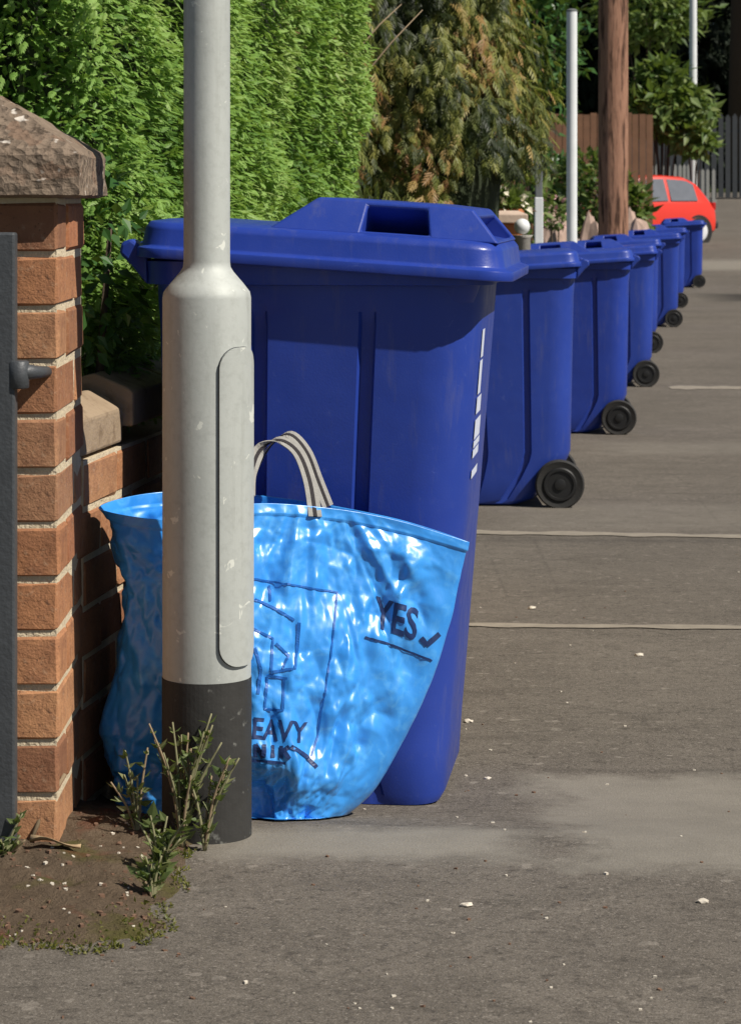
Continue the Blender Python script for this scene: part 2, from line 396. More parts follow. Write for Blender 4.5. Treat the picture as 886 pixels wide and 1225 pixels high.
for i in range(40):
    s = 1 + i * .92; x, y = st(s + .455, 1.175)
    if kme is None:
        bm = bmesh.new(); box(bm, (0, 0, -.06), (.145, .91, .14)); ko = bobj('kerb_stone', bm, MT['kerbstone'], kr, bevel=.012); kme = ko
    else: ko = lnk(kme.copy(), kr)
    ko.location = (x, y, gz(x, y)); ko.rotation_euler = (math.atan2(gz(*st(s + .9, 1.175)) - gz(*st(s, 1.175)), .9), 0, -math.atan2(DX, DY))
def band(name, px0, px1, y_top, y_bot, mat, dz=.004, edge=.01, kind='structure', skew=0.0):
    """a strip of the pavement between two distances from the lens, across the walkway"""
    Ya, Yb = gy(y_bot), gy(y_top)
    xs = np.linspace((px0 - 443) / F * (Ya + Yb) / 2, (px1 - 443) / F * (Ya + Yb) / 2, 40); V = []
    for j, q in enumerate((0, .33, .67, 1)):
        for x in xs:
            e = edge * noise.noise(Vector((x * 9, q * 31, Ya))) if q in (0, 1) else 0
            Y = Ya + (Yb - Ya) * q + e + skew * (x - xs[0]); V.append((x, Y, gz(x, Y) + dz))
    n = len(xs)
    Fc = [(j * n + i, j * n + i + 1, (j + 1) * n + i + 1, (j + 1) * n + i) for j in range(3) for i in range(n - 1)]
    o = mesh(name, V, Fc, MT[mat]); o['kind'] = kind; return o
band('pavement_joint', 480, 1100, 746, 750.5, 'sealant', .003, .03, skew=-.04)
band('pavement_joint', 560, 1100, 635, 639, 'sealant', .003, .05, skew=-.12)
band('pavement_joint', 800, 1100, 462, 465.5, 'sealant', .003, .14)
# the soil patch by the gate pier
V = []; Fc = []; na, nr = 120, 40
edge = [(240, 1006), (225, 1030), (215, 1075), (195, 1118), (150, 1138), (60, 1135), (-60, 1130), (-260, 1125), (-380, 1060), (-380, 1000), (-330, 960), (-200, 950), (-60, 955), (60, 962), (110, 955), (150, 965), (200, 985)]
def gpt(px, py):
    Y = 2.9
    while HZ + (CZ - gz(0, Y)) * F / Y > py: Y += .004
    return Vector(((px - 443) * Y / F, Y, 0))
ep = catmull(np.array([gpt(*e) for e in edge]), na, True); cc = ep.mean(0); ep = ep + (ep - cc) * np.array([.10 * noise.noise(Vector((p[0] * 16, p[1] * 16, 2))) + .05 * noise.noise(Vector((p[0] * 45, p[1] * 45, 2))) for p in ep])[:, None]
for r in range(nr):
    q = 1 - r / (nr - 1)
    for a in range(na):
        p = cc + (ep[a] - cc) * (q if r < nr - 1 else .02); h = -.006 + .034 * (1 - q ** 4) + .016 * noise.noise(Vector((p[0] * 11, p[1] * 11, 0))) * (1 - q ** 6) + .008 * noise.noise(Vector((p[0] * 34, p[1] * 34, 0))) * (1 - q ** 8)
        V.append((p[0], p[1], gz(p[0], p[1]) + h))
for r in range(nr - 1):
    for a in range(na): b = (a + 1) % na; Fc.append((r * na + a, r * na + b, (r + 1) * na + b, (r + 1) * na + a))
so_V, so_F = list(V), list(Fc)
from mathutils.bvhtree import BVHTree
bv = BVHTree.FromPolygons([Vector(v) for v in so_V], so_F)
def soil_z(x, y):
    h = bv.ray_cast(Vector((x, y, 2)), Vector((0, 0, -1))); return max(h[0].z if h[0] else -9, gz(x, y))
so = mesh('soil', V, Fc, MT['soil'], smooth=True); so['kind'] = 'structure'

# ---------------------------------------------------------------- brick gate pier
PX, PY = -.497, 4.0                                   # front right corner on the ground
PW = .345; pz0 = gz(PX, PY) + .004
pier = empty('gate_pier', (PX - PW / 2, PY + PW / 2, pz0))
tag(pier, 'red brick gate pier with a pebbly stone cap at the left edge', 'gate pier')
bm = bmesh.new(); box(bm, (0, 0, .515), (PW - .007, PW - .007, 1.085)); bobj('mortar_core', bm, MT['mortar'], pier)
def brick_mesh(l, w_, h, seed):
    bm = bmesh.new(); box(bm, (0, 0, 0), (l, w_, h)); bmesh.ops.bevel(bm, geom=bm.edges[:], offset=.005, segments=1, affect='EDGES')
    r = random.Random(seed)
    for v in bm.verts: v.co += Vector((r.uniform(-1, 1), r.uniform(-1, 1), r.uniform(-1, 1))) * .0022
    bmesh.ops.recalc_face_normals(bm, faces=bm.faces)
    me = bpy.data.meshes.new('brick'); bm.to_mesh(me); bm.free(); me.materials.append(MT['brick']); return me
BM = [brick_mesh(.224, .106, .0775, k) for k in range(6)]
for c in range(12):
    z = .008 + .0865 * c + .0427
    for k in range(4):
        o = bpy.data.objects.new('brick', BM[(c * 3 + k) % 6]); lnk(o, pier)
        # pinwheel of four stretchers, mirrored every second course
        d = PW / 2 - .053; e = PW / 2 - .112; sg = 1 if c % 2 else -1
        p = [(sg * e, -d, 0), (d, sg * e, 90), (-sg * e, d, 180), (-d, -sg * e, 270)][k]
        o.location = (p[0] + random.uniform(-.002, .002), p[1] + random.uniform(-.002, .002), z); o.rotation_euler = (0, 0, R(p[2] + random.uniform(-.5, .5)))
# second brick in each side so that no face is left with a hole
HB = [brick_mesh(.109, .106, .0735, 20 + k) for k in range(3)]
bm = bmesh.new(); h = .064; a = PW / 2 + .036
rings = [[(sx * q, sy * q, z) for sx, sy in ((-1, -1), (1, -1), (1, 1), (-1, 1))] for q, z in ((a - .012, 1.049), (a, 1.053), (a, 1.053 + h), (a - .006, 1.053 + h + .01), (.05, 1.222), (.02, 1.226))]
loft(bm, rings); bmesh.ops.subdivide_edges(bm, edges=bm.edges[:], cuts=9, use_grid_fill=True)
for v in bm.verts:
    p = v.co; v.co = p + Vector((p.x, p.y, .1)).normalized() * (.006 * noise.noise(p * 22) + .004 * noise.noise(p * 60))
bobj('cap_stone', bm, MT['cap_stone'], pier, smooth=False)

# gate hung on the pier
gate = empty('metal_gate', (PX - .452, PY - .055, gz(PX, PY)))
tag(gate, 'dark grey metal gate hung on the brick pier', 'gate')
gx = .0
def W2(px): return (px - 443) / 760.0 - (PX - .452)
bm = bmesh.new(); box(bm, (W2(8), 0, .516), (.032, .032, .965)); bobj('stile', bm, MT['gate_metal'], gate, bevel=.004)
bm = bmesh.new(); box(bm, (W2(8) - .98, 0, .516), (.032, .032, .965)); bobj('stile', bm, MT['gate_metal'], gate, bevel=.004)
for z in (.09, .93):
    bm = bmesh.new(); box(bm, (W2(8) - .49, 0, z), (.94, .026, .03)); bobj('rail', bm, MT['gate_metal'], gate, bevel=.003)
for k in range(8):
    bm = bmesh.new(); tube(bm, [(W2(8) - .11 * (k + 1), 0, .107), (W2(8) - .11 * (k + 1), 0, .913)], .008, 8); bobj('bar', bm, MT['gate_metal'], gate, smooth=True)
for z in (.775,):
    bm = bmesh.new(); tube(bm, [(W2(20), -.004, z), (W2(33), 0, z + .004), (W2(44), .02, z + .002), (W2(52), .062, z)], [.012, .013, .010, .009], 10); lathe(bm, [(.014, -.022), (.017, -.02), (.017, .02), (.014, .022)], 14, c=(W2(23), -.004, z)); bobj('hinge', bm, MT['gate_metal'], gate, smooth=True)

# ---------------------------------------------------------------- low garden wall with coping
WT = -1.125
def wl(s, q=0.0): return st(s, WT + q)
rz = -math.atan2(DX, DY)
w0 = wl(4.22)
wall = empty('garden_wall', (w0[0], w0[1], gz(*w0)), rz)         # local +y runs along the pavement, +x to the street
tag(wall, 'low brick garden wall with tan coping stones under the green hedge', 'wall')
WL = 3.6; WH = .615
bm = bmesh.new(); box(bm, (-.0545, WL / 2, WH / 2 - .03), (.1, WL, WH + .05)); bobj('mortar_core', bm, MT['mortar'], wall)
for c in range(7):
    for k in range(16):
        if c % 2 == 0 and k == 15: continue
        o = bpy.data.objects.new('brick', BM[(c + k * 2) % 6]); lnk(o, wall)
        o.location = (-.053 + random.uniform(-.002, .002), .112 + k * .2335 - (.117 if c % 2 else 0) + .0, .012 + .0853 * c + .0427)
        o.rotation_euler = (0, 0, R(90 + random.uniform(-.6, .6)))
for k in range(12):
    bm = bmesh.new(); y0, y1 = k * .305 - .02, k * .305 + .28; jx = random.uniform(-.006, .006) - (.02 if k == 0 else 0); W_ = WH; WH = W_ + (0 if k == 0 else .028)
    loft(bm, [[(-.16 + jx, y, WH + .002), (.018 + jx, y, WH + .002), (.018 + jx, y, WH + .066), (.006 + jx, y, WH + .074), (-.06, y, WH + .10), (-.14 + jx, y, WH + .078), (-.16 + jx, y, WH + .066)] for y in (y0, y1)])
    bobj('coping_stone', bm, MT['coping'], wall, bevel=.005); WH = W_

# ---------------------------------------------------------------- street lamp column
lx, ly = (247.5 - 443) / 720, F / 720
lz = gz(lx, ly) - .004
lamp = empty('lamp_post', (lx, ly, lz)); tag(lamp, 'thick pale grey lamp post with black painted foot and side hatch', 'lamp post')
RB, RS = .0735, .0385
bm = bmesh.new(); lathe(bm, [(RB + .001, 0), (RB + .001, .266)], 64); bobj('painted_foot', bm, MT['bitumen_paint'], lamp, smooth=False)
bm = bmesh.new(); lathe(bm, [(RB, .2665), (RB, .35), (RB, .6), (RB, .895), (RB - .002, .905), (RB - .012, .918), (RS + .006, .938), (RS + .001, .946), (RS, .955), (RS, 1.5), (RS, 2.5), (RS - .003, 5.0)], 72, caps=False); o = bobj('column', bm, MT['galvanised'], lamp, smooth=True)
bm = bmesh.new(); tube(bm, [(0, 0, 4.99), (0, 0, 5.2), (.25, -.05, 5.35), (.6, -.1, 5.38)], .03, 12); bobj('bracket', bm, MT['galvanised'], lamp, smooth=True)
bm = bmesh.new(); box(bm, (.8, -.13, 5.37), (.5, .2, .1)); bobj('lantern', bm, MT['galvanised'], lamp, bevel=.03)
def hatch(r_in, r_out, grow, mat, name):
    a0, a1 = R(19) - grow / RB, R(84) + grow / RB; z0, z1 = .292 - grow, .815 + grow; na, nz_ = 22, 44; V = []; Fc = []
    mid = (a0 + a1) / 2; hw = (a1 - a0) / 2 * RB; rc = min(.034 + grow, hw - .002)
    for i in range(nz_ + 1):
        z = z0 + (z1 - z0) * (.5 - .5 * math.cos(math.pi * i / nz_)); e = min(z - z0, z1 - z)
        ww = hw if e >= rc else hw - rc + math.sqrt(max(0, rc * rc - (rc - e) ** 2))
        for j in range(na + 1):
            q = -1 + 2 * j / na; an = mid + q * ww / RB
            r = r_out
            V.append((r * math.sin(an), -r * math.cos(an), z))
    n1 = na + 1
    Fc = [(i * n1 + j, i * n1 + j + 1, (i + 1) * n1 + j + 1, (i + 1) * n1 + j) for i in range(nz_) for j in range(na)]
    bm = bmesh.new(); vs = [bm.verts.new(v) for v in V]
    for f in Fc: bm.faces.new([vs[k] for k in f])
    ex = bmesh.ops.extrude_face_region(bm, geom=bm.faces[:])
    for v in ex['geom']:
        if isinstance(v, bmesh.types.BMVert): s = r_in / r_out; v.co.x *= s; v.co.y *= s
    return bobj(name, bm, MT[mat], lamp, bevel=.0016)
hatch(RB - .003, RB + .0008, .0012, 'gate_metal', 'hatch_gap')
hd = hatch(RB - .002, RB + .0055, 0, 'galvanised', 'hatch_door')

# ---------------------------------------------------------------- wheelie bins
def rrect(x0, x1, hw, z, r, groove=0.0, n=5, gd=.014):
    """ring, counter-clockwise from above, with two upright channels in each long side"""
    P = []
    def arc(cx, cy, a0):
        for k in range(n + 1):
            a = R(a0 + 90 * k / n); P.append((cx + r * math.cos(a), cy + r * math.sin(a), z))
    def side(sg):
        L = x1 - x0; mid = (x0 + x1) / 2
        xs = []
        for g in (-.165, .165):
            c = mid + g * L
            xs += [(c - .016, 0), (c - .011, groove * gd), (c + .011, groove * gd), (c + .016, 0)]
        pan = []
        for (x, d) in xs: pan.append((x, sg * (hw - d), z))
        return pan if sg < 0 else pan[::-1]
    arc(x1 - r, hw - r, 0); P.extend(side(1)); arc(x0 + r, hw - r, 90); arc(x0 + r, -hw + r, 180); P.extend(side(-1)); arc(x1 - r, -hw + r, 270)
    return P
def make_bin():
    root = empty('wheelie_bin')
    bm = bmesh.new(); rings = []
    for z, x0, x1, hw, r, g in ((.012, -.075, .205, .205, .05, 0), (.018, -.085, .222, .216, .055, 0), (.035, -.13, .232, .221, .06, .3), (.12, -.215, .240, .226, .10, 1), (.19, -.268, .246, .230, .10, 1), (.225, -.282, .249, .232, .10, 1),
                             (.45, -.286, .267, .246, .10, 1), (.7, -.290, .287, .259, .10, 1), (.86, -.293, .300, .267, .10, 1), (.885, -.295, .302, .2685, .10, .25), (.90, -.296, .303, .269, .10, 0), (.93, -.297, .305, .270, .10, 0),
                             (.932, -.306, .325, .288, .06, 0), (.972, -.308, .330, .290, .06, 0), (.975, -.30, .312, .275, .055, 0), (.90, -.28, .29, .255, .05, 0)):
        rings.append(rrect(x0, x1, hw, z, r, g))
    loft(bm, rings, True, True); o = bobj('body', bm, MT['bin_plastic'], root, smooth=False, bevel=0)
    for p in o.data.polygons: p.use_smooth = True
    es = o.modifiers.new('split', 'EDGE_SPLIT'); es.split_angle = R(32)
    # lid: shallow tray turned over, raised grip block toward the front
    T = Matrix.Translation((0, 0, 1.012)) @ Matrix.Rotation(R(3.6), 4, 'Y')
    bm = bmesh.new()
    rr = lambda x0, x1, hw, z, r: [T @ Vector(p) for p in rrect(x0, x1, hw, z, r, 0)]
    loft(bm, [rr(-.306, .345, .300, -.05, .06), rr(-.318, .366, .312, -.052, .06), rr(-.318, .366, .312, -.034, .06), rr(-.311, .350, .302, -.030, .06), rr(-.307, .344, .298, .002, .06), rr(-.300, .335, .290, .012, .055), rr(-.27, .30, .25, .018, .05)])
    lid = bobj('lid', bm, MT['bin_plastic'], root, bevel=.003)
    lid.data.polygons.foreach_set('use_smooth', [True] * len(lid.data.polygons)); lid.modifiers.new('split', 'EDGE_SPLIT').split_angle = R(30)
    bm = bmesh.new()
    bx = [-.080, .078, .222, .338]; tx = [.005, .086, .212, .285]; zb, zt = .012, .073
    def prow(y_b, y_t):
        b = [bm.verts.new(T @ Vector((x, y_b, zb))) for x in bx]; q = [bm.verts.new(T @ Vector((x, y_t, zt - .004 * (i == 3)))) for i, x in enumerate(tx)]; return b, q
    nb, nt2 = prow(-.272, -.235); fb, ft = prow(.272, .235)
    slots = []
    for i in range(3):
        f = bm.faces.new((nb[i], nb[i + 1], nt2[i + 1], nt2[i])); g = bm.faces.new((fb[i + 1], fb[i], ft[i], ft[i + 1]))
        bm.faces.new((nt2[i], nt2[i + 1], ft[i + 1], ft[i]))
        if i == 1: slots += [f, g]
    fr = bm.faces.new((nb[3], fb[3], ft[3], nt2[3])); bm.faces.new((fb[0], nb[0], nt2[0], ft[0])); bm.faces.new([*nb, *fb[::-1]])
    bmesh.ops.recalc_face_normals(bm, faces=bm.faces)
    for f in slots + [fr]:
        r1 = bmesh.ops.inset_region(bm, faces=[f], thickness=.0145 if f is not fr else .02, depth=0)
        nrm = f.normal.copy(); cen = f.calc_center_median()
        ex = bmesh.ops.extrude_discrete_faces(bm, faces=[f]); nf = ex['faces'][0]
        for v in nf.verts: v.co -= nrm * (.05 if f is fr else .10)
    bobj('grip_block', bm, MT['bin_plastic'], lid, bevel=.007, seg=3)
    # rear carrying handle with hinge lugs
    bm = bmesh.new(); tube(bm, [(-.332, -.235, .985), (-.336, -.1, .99), (-.336, .1, .99), (-.332, .235, .985)], .016, 12); bobj('handle', bm, MT['bin_plastic'], root, smooth=True)
    for y in (-.24, 0, .24):
        bm = bmesh.new(); loft(bm, [[(-.30, y + d, .93), (-.330, y + d, .965), (-.352, y + d, .985), (-.349, y + d, 1.004), (-.33, y + d, 1.012), (-.30, y + d, .99)] for d in (-.022, .022)]); bobj('lug', bm, MT['bin_plastic'], root, bevel=.006)
    for y in (-1, 1):
        bm = bmesh.new(); lathe(bm, [(.070, -.018), (.093, -.024), (.099, -.018), (.100, 0), (.099, .018), (.093, .024), (.070, .018)], 40, 'y', (-.232, y * .252, .1)); wh = bobj('wheel', bm, MT['tyre'], root, smooth=True); wh.modifiers.new('split', 'EDGE_SPLIT').split_angle = R(40)
        bm = bmesh.new(); lathe(bm, [(.069, -.020), (.064, -.0255), (.055, -.0255), (.050, -.010), (.026, -.010), (.022, -.026), (.012, -.028), (.002, -.028)] if y < 0 else [(.069, .020), (.064, .0255), (.055, .0255), (.050, .010), (.026, .010), (.022, .026), (.012, .028), (.002, .028)], 32, 'y', (-.232, y * .252, .1)); hb = bobj('hub', bm, MT['hub_black'], wh, smooth=True); hb.modifiers.new('split', 'EDGE_SPLIT').split_angle = R(40)
    bm = bmesh.new(); tube(bm, [(-.232, -.228, .1), (-.232, .228, .1)], .011, 10); bobj('axle', bm, MT['hub_black'], root, smooth=True)
    bm = bmesh.new(); loft(bm, [[(-.255, y, .215), (-.09, y, .215), (-.10, y, .06), (-.215, y, .085), (-.25, y, .12)] for y in (-.19, .19)]); bobj('axle_housing', bm, MT['bin_plastic'], root, bevel=.01)
    return root
proto = make_bin()
AZ0 = math.atan2(-DX, DY)
bins = []
def place(o, x, y, rzv): o.location = (x, y, gz(x, y) - .002); o.rotation_euler = (0, 0, rzv)
others = [(698, 607, 296, 'second blue wheelie bin from the lamp post, wheel showing below its right edge', 0),
          (762, 518, 213, 'third blue wheelie bin from the lamp post, behind the second', -2),
          (789, 463, 163, 'fourth blue wheelie bin from the lamp post along the pavement', 1),
          (793, 422, 131, 'fifth blue wheelie bin from the lamp post, mostly hidden by the fourth', 3),
          (817, 391, 108, 'sixth blue wheelie bin from the lamp post along the pavement', -1),
          (823, 367, 92, 'seventh blue wheelie bin from the lamp post, second to last', 2),
          (844, 345, 77, 'farthest blue wheelie bin, last in the row near the red car', 0)]
for (xr, yb, k, lab, dr) in others:
    o = copy_tree(proto); Yn = F / k; xe = (xr - 443) / k
    a = -math.atan2(xe, Yn) + R(3.6) + R(dr) * .3; hx, hy = math.cos(a), math.sin(a)            # direction of the hinge side, towards the street
    cx, cy = xe - .325 * hx, Yn + .25
    place(o, cx, cy, a + math.pi)
    # stand each bin so that its foot meets the pavement
    tag(o, lab, 'wheelie bin', 'blue wheelie bins along the pavement'); bins.append(o)
B1 = (-.076, 4.765, R(-6.5))
place(proto, *B1); proto.scale = (1, 1, 1.03); tag(proto, 'nearest blue wheelie bin behind the lamp post and the blue bag', 'wheelie bin', 'blue wheelie bins along the pavement')
# the worn white print on the front of the nearest bin
def bin_front(y, z):                                              # point on the front face, local
    x1 = np.interp(z, [.225, .45, .7, .86], [.249, .267, .287, .300]); hw = np.interp(z, [.225, .45, .7, .86], [.232, .246, .259, .267])
    yy = y; r = .10; cyl = -hw + r
    if yy < cyl: dx = r - math.sqrt(max(0, r * r - (yy - cyl) ** 2))
    else: dx = 0
    return Vector((x1 - dx + .0015, yy, z))
for (z0, z1, y0, y1) in ((.80, .85, -.16, -.10), (.735, .795, -.165, -.10), (.70, .73, -.165, -.06), (.655, .69, -.165, -.03), (.64, .652, -.165, -.02), (.622, .637, -.165, -.03), (.585, .60, -.16, -.02)):
    bm = bmesh.new(); n = 6; lo = [bm.verts.new(bin_front(y0 + (y1 - y0) * k / n, z0)) for k in range(n + 1)]; hi = [bm.verts.new(bin_front(y0 + (y1 - y0) * k / n, z1)) for k in range(n + 1)]
    for k in range(n): bm.faces.new((lo[k], lo[k + 1], hi[k + 1], hi[k]))
    bobj('printed_mark', bm, MT['white_print'], proto)

# ---------------------------------------------------------------- blue woven bag
rows = [  # each row: rim -> bottom; columns run round the bag from its left end
 [(120, 607, 4.345), (205, 622, 4.305), (300, 603, 4.345), (400, 609, 4.39), (480, 624, 4.415), (559, 648, 4.43), (470, 620, 4.445), (330, 595, 4.475), (195, 589, 4.48)],
 [(136, 650, 4.33), (207, 664, 4.29), (298, 650, 4.322), (397, 655, 4.372), (474, 671, 4.40), (551, 689, 4.425), (462, 670, 4.45), (325, 650, 4.48), (196, 640, 4.49)],
 [(146, 705, 4.32), (208, 712, 4.278), (297, 712, 4.296), (392, 720, 4.345), (464, 739, 4.38), (536, 752, 4.418), (452, 735, 4.455), (320, 715, 4.485), (192, 700, 4.495)],
 [(138, 780, 4.315), (206, 785, 4.27), (298, 785, 4.266), (384, 796, 4.312), (450, 812, 4.355), (511, 826, 4.41), (438, 810, 4.46), (312, 790, 4.49), (184, 775, 4.50)],
 [(130, 850, 4.32), (204, 852, 4.272), (302, 852, 4.258), (374, 868, 4.288), (430, 884, 4.335), (478, 894, 4.405), (424, 880, 4.46), (306, 860, 4.49), (180, 850, 4.50)],
 [(127, 905, 4.33), (204, 905, 4.28), (312, 914, 4.25), (366, 934, 4.265), (408, 945, 4.315), (446, 946, 4.395), (410, 930, 4.46), (306, 912, 4.49), (180, 905, 4.50)],
 [(134, 945, 4.345), (206, 945, 4.315), (296, 944, 4.305), (338, 970, 4.282), (380, 982, 4.305), (416, 974, 4.38), (396, 962, 4.45), (306, 945, 4.48), (182, 945, 4.49)],
 [(142, 966, 4.355), (208, 990, 4.305), (296, 996, 4.285), (336, 997, 4.27), (372, 994, 4.295), (402, 984, 4.37), (390, 966, 4.44), (306, 955, 4.46), (186, 955, 4.47)],
]
ctrl = np.array([[W(*p) for p in r] for r in rows])
NU, NV = 340, 200
g = catmull(ctrl, NV, False); G = catmull(np.swapaxes(g, 0, 1), NU, True)      # (NU, NV, 3)
du = np.roll(G, -1, 0) - np.roll(G, 1, 0); dv = np.gradient(G, axis=1)
BN = np.cross(dv, du); BN /= (np.linalg.norm(BN, axis=2)[:, :, None] + 1e-9)
if BN[int(NU * 2 / 9), NV // 2, 1] > 0: BN = -BN
FR1, FR2, FR3 = (rng.uniform(-1, 1, (200, 80)) for _ in range(3))
def facet(u, v, nu, nv, A):
    x, y = (u % 1) * nu, min(max(v, 0), 1.2) * nv; i, j = int(x), int(y); a, b = x - i, y - j; i2 = (i + 1) % nu; i %= nu
    p, q, r_, t_ = A[i, j], A[i2, j], A[i, j + 1], A[i2, j + 1]
    if (i + j) % 2: return p + (q - p) * a + (r_ - p) * b if a + b < 1 else t_ + (r_ - t_) * (1 - a) + (q - t_) * (1 - b)
    return p + (q - p) * a + (t_ - q) * b if a > b else p + (r_ - p) * b + (t_ - r_) * a
def ridge(x): return 1 - abs(x) * 2
for i in range(NU):
    for j in range(NV):
        p = Vector(G[i, j]); v = j / (NV - 1); amp = min(1, v * 8) * (1 if v < .93 else .4)
        hx_ = p.x + .10; fan = math.atan2(hx_, max(.12, .62 - p.z))      # folds fan out from the handle
        ppx = 443 + p.x * F / p.y; ed = min(1, max(.12, (np.interp(HZ + (CZ - p.z) * F / p.y, [600, 648, 752, 826, 894, 975], [540, 559, 536, 511, 480, 416]) - ppx) / 45)) if p.y < 4.6 else 1
        d = .012 * noise.noise(Vector((fan * 8 + 1.3, p.y * 2, p.z * 1.6))) + .004 * (ridge(noise.noise(Vector((fan * 13, p.y * 3, p.z * 3.2)))) - .6)
        wu = i / NU + .012 * noise.noise(p * 9); wv3 = v + .03 * noise.noise(p * 8 + Vector((4, 4, 0)))
        d += .012 * facet(wu, wv3, 24, 8, FR1) + .0064 * facet(wu + .3, wv3, 52, 20, FR2) + .0019 * facet(wu + .1, wv3, 120, 54, FR3) - .003
        d *= ed
        G[i, j] += BN[i, j] * d * amp
# hem band stands proud just under the rim
for j in range(NV):
    v = j / (NV - 1)
    if v < .055: G[:, j] += BN[:, j] * .003
zl = np.array([[gz(*G[i, j, :2]) + .004 for j in range(NV)] for i in range(0, NU, 1)]); G[:, :, 2] = np.maximum(G[:, :, 2], zl)
du = np.roll(G, -1, 0) - np.roll(G, 1, 0); dv = np.gradient(G, axis=1); B2 = np.cross(dv, du); B2 /= (np.linalg.norm(B2, axis=2)[:, :, None] + 1e-9)
if B2[int(NU * 2 / 9), NV // 2, 1] > 0: B2 = -B2
bag = empty('shopping_bag', tuple(W(300, 985, 4.40))); tag(bag, 'crumpled bright blue woven plastic bag with a grey handle, leaning on the nearest bin', 'bag')
bo = Vector(bag.location)
Vb = [Vector(G[i, j]) - bo for i in range(NU) for j in range(NV)]
Fb = [(i * NV + j, i * NV + j + 1, ((i + 1) % NU) * NV + j + 1, ((i + 1) % NU) * NV + j) for i in range(NU) for j in range(NV - 1)]
Fb.append([i * NV + NV - 1 for i in range(NU)])
bo_ = mesh('bag_body', Vb, Fb, MT['bag_plastic'], bag, smooth=True)
sm = bo_.modifiers.new('solid', 'SOLIDIFY'); sm.thickness = .0012; sm.offset = 0
# find the spot of the bag's street side that the print belongs to
FI = [i for i in range(NU) if B2[i, NV // 2, 1] < .15 and 10 <= i <= int(NU * 5.3 / 9)]
FXY = {}
fg = G[FI]                                                        # (nf, NV, 3)
fpx = 443 + fg[:, :, 0] * F / fg[:, :, 1]; fpy = HZ + (CZ - fg[:, :, 2]) * F / fg[:, :, 1]
fn = B2[FI]
def on_bag(px, py, lift=.0022):
    d = (fpx - px) ** 2 + (fpy - py) ** 2; k = np.argsort(d, axis=None)[:4]; wt = 1 / (d.flat[k] + .3); wt /= wt.sum()
    p = (fg.reshape(-1, 3)[k] * wt[:, None]).sum(0); n = (fn.reshape(-1, 3)[k] * wt[:, None]).sum(0); n /= np.linalg.norm(n)
    return Vector(p + n * lift) - bo
def stroke(bm, pts, wd, step=3.0):
    P = []
    for a, b in zip(pts[:-1], pts[1:]):
        n = max(1, int(math.dist(a, b) / step)); P += [(a[0] + (b[0] - a[0]) * k / n, a[1] + (b[1] - a[1]) * k / n) for k in range(n)]
    P.append(pts[-1]); L = []; Rr = []
    for i, p in enumerate(P):
        a, b = P[max(0, i - 1)], P[min(len(P) - 1, i + 1)]; dx, dy = b[0] - a[0], b[1] - a[1]; ln = math.hypot(dx, dy) or 1
        ox, oy = -dy / ln * wd / 2, dx / ln * wd / 2
        L.append(bm.verts.new(on_bag(p[0] + ox, p[1] + oy))); Rr.append(bm.verts.new(on_bag(p[0] - ox, p[1] - oy)))
    for i in range(len(P) - 1): bm.faces.new((L[i], L[i + 1], Rr[i + 1], Rr[i]))
GL = {'Y': [[(0, 0), (.5, .5)], [(1, 0), (.5, .5)], [(.5, .45), (.5, 1)]], 'E': [[(.05, 0), (.05, 1)], [(0, .06), (.9, .06)], [(0, .5), (.75, .5)], [(0, .94), (.9, .94)]],
      'S': [[(.95, .2), (.8, .05), (.3, .05), (.08, .2), (.15, .4), (.8, .58), (.95, .78), (.75, .95), (.25, .95), (.05, .8)]],
      'H': [[(.08, 0), (.08, 1)], [(.92, 0), (.92, 1)], [(.08, .5), (.92, .5)]], 'A': [[(0, 1), (.5, 0)], [(.5, 0), (1, 1)], [(.22, .66), (.78, .66)]], 'V': [[(0, 0), (.5, 1)], [(.5, 1), (1, 0)]],
      'N': [[(.08, 1), (.08, 0)], [(.08, 0), (.92, 1)], [(.92, 1), (.92, 0)]], 'I': [[(.5, 0), (.5, 1)]], '+': [[(.1, .5), (.9, .5)], [(.5, .15), (.5, .85)]], 'K': [[(.1, 0), (.1, 1)], [(.9, 0), (.1, .55)], [(.35, .4), (.9, 1)]],
      'v': [[(0, .35), (.35, .85)], [(.32, .85), (1, .0)]]}
def word(name, txt, x0, y0, wd, h, dx, dy, sw, mat='bag_print', sl=0.0):
    bm = bmesh.new()
    for k, ch in enumerate(txt):
        for s_ in GL.get(ch, []): stroke(bm, [(x0 + k * dx + wd * p[0] + sl * p[1], y0 + k * dy + h * p[1] + dy / dx * wd * p[0]) for p in s_], sw)
    bobj(name, bm, MT[mat], bag)
word('tick_mark', 'v', 503, 757, 22, 17, 20, 1, 6)
bm = bmesh.new(); stroke(bm, [(436, 762), (470, 772), (500, 784), (516, 790)], 2.6); bobj('underline', bm, MT['bag_print'], bag)
def type_(name, txt, x0, y0, wd, h, drop, sl):
    cu = bpy.data.curves.new(name, 'FONT'); cu.body = txt; cu.offset = .022; cu.resolution_u = 3
    ob = lnk(bpy.data.objects.new(name, cu)); bpy.context.view_layer.update()
    me = bpy.data.meshes.new_from_object(ob.evaluated_get(bpy.context.evaluated_depsgraph_get())); bpy.data.objects.remove(ob)
    bm = bmesh.new(); bm.from_mesh(me); bpy.data.meshes.remove(me)
    bmesh.ops.triangulate(bm, faces=bm.faces[:])
    for _ in range(3):
        L_ = [e for e in bm.edges if e.calc_length() > .09]
        if L_: bmesh.ops.subdivide_edges(bm, edges=L_, cuts=1); bmesh.ops.triangulate(bm, faces=bm.faces[:])
    xs = [v.co.x for v in bm.verts]; ys = [v.co.y for v in bm.verts]; a, b, c_, d_ = min(xs), max(xs), min(ys), max(ys)
    for v in bm.verts:
        u, q = (v.co.x - a) / (b - a), 1 - (v.co.y - c_) / (d_ - c_)
        v.co = on_bag(x0 + u * wd + sl * q, y0 + q * h + drop * u, .0016)
    bobj(name, bm, MT['bag_print'], bag)
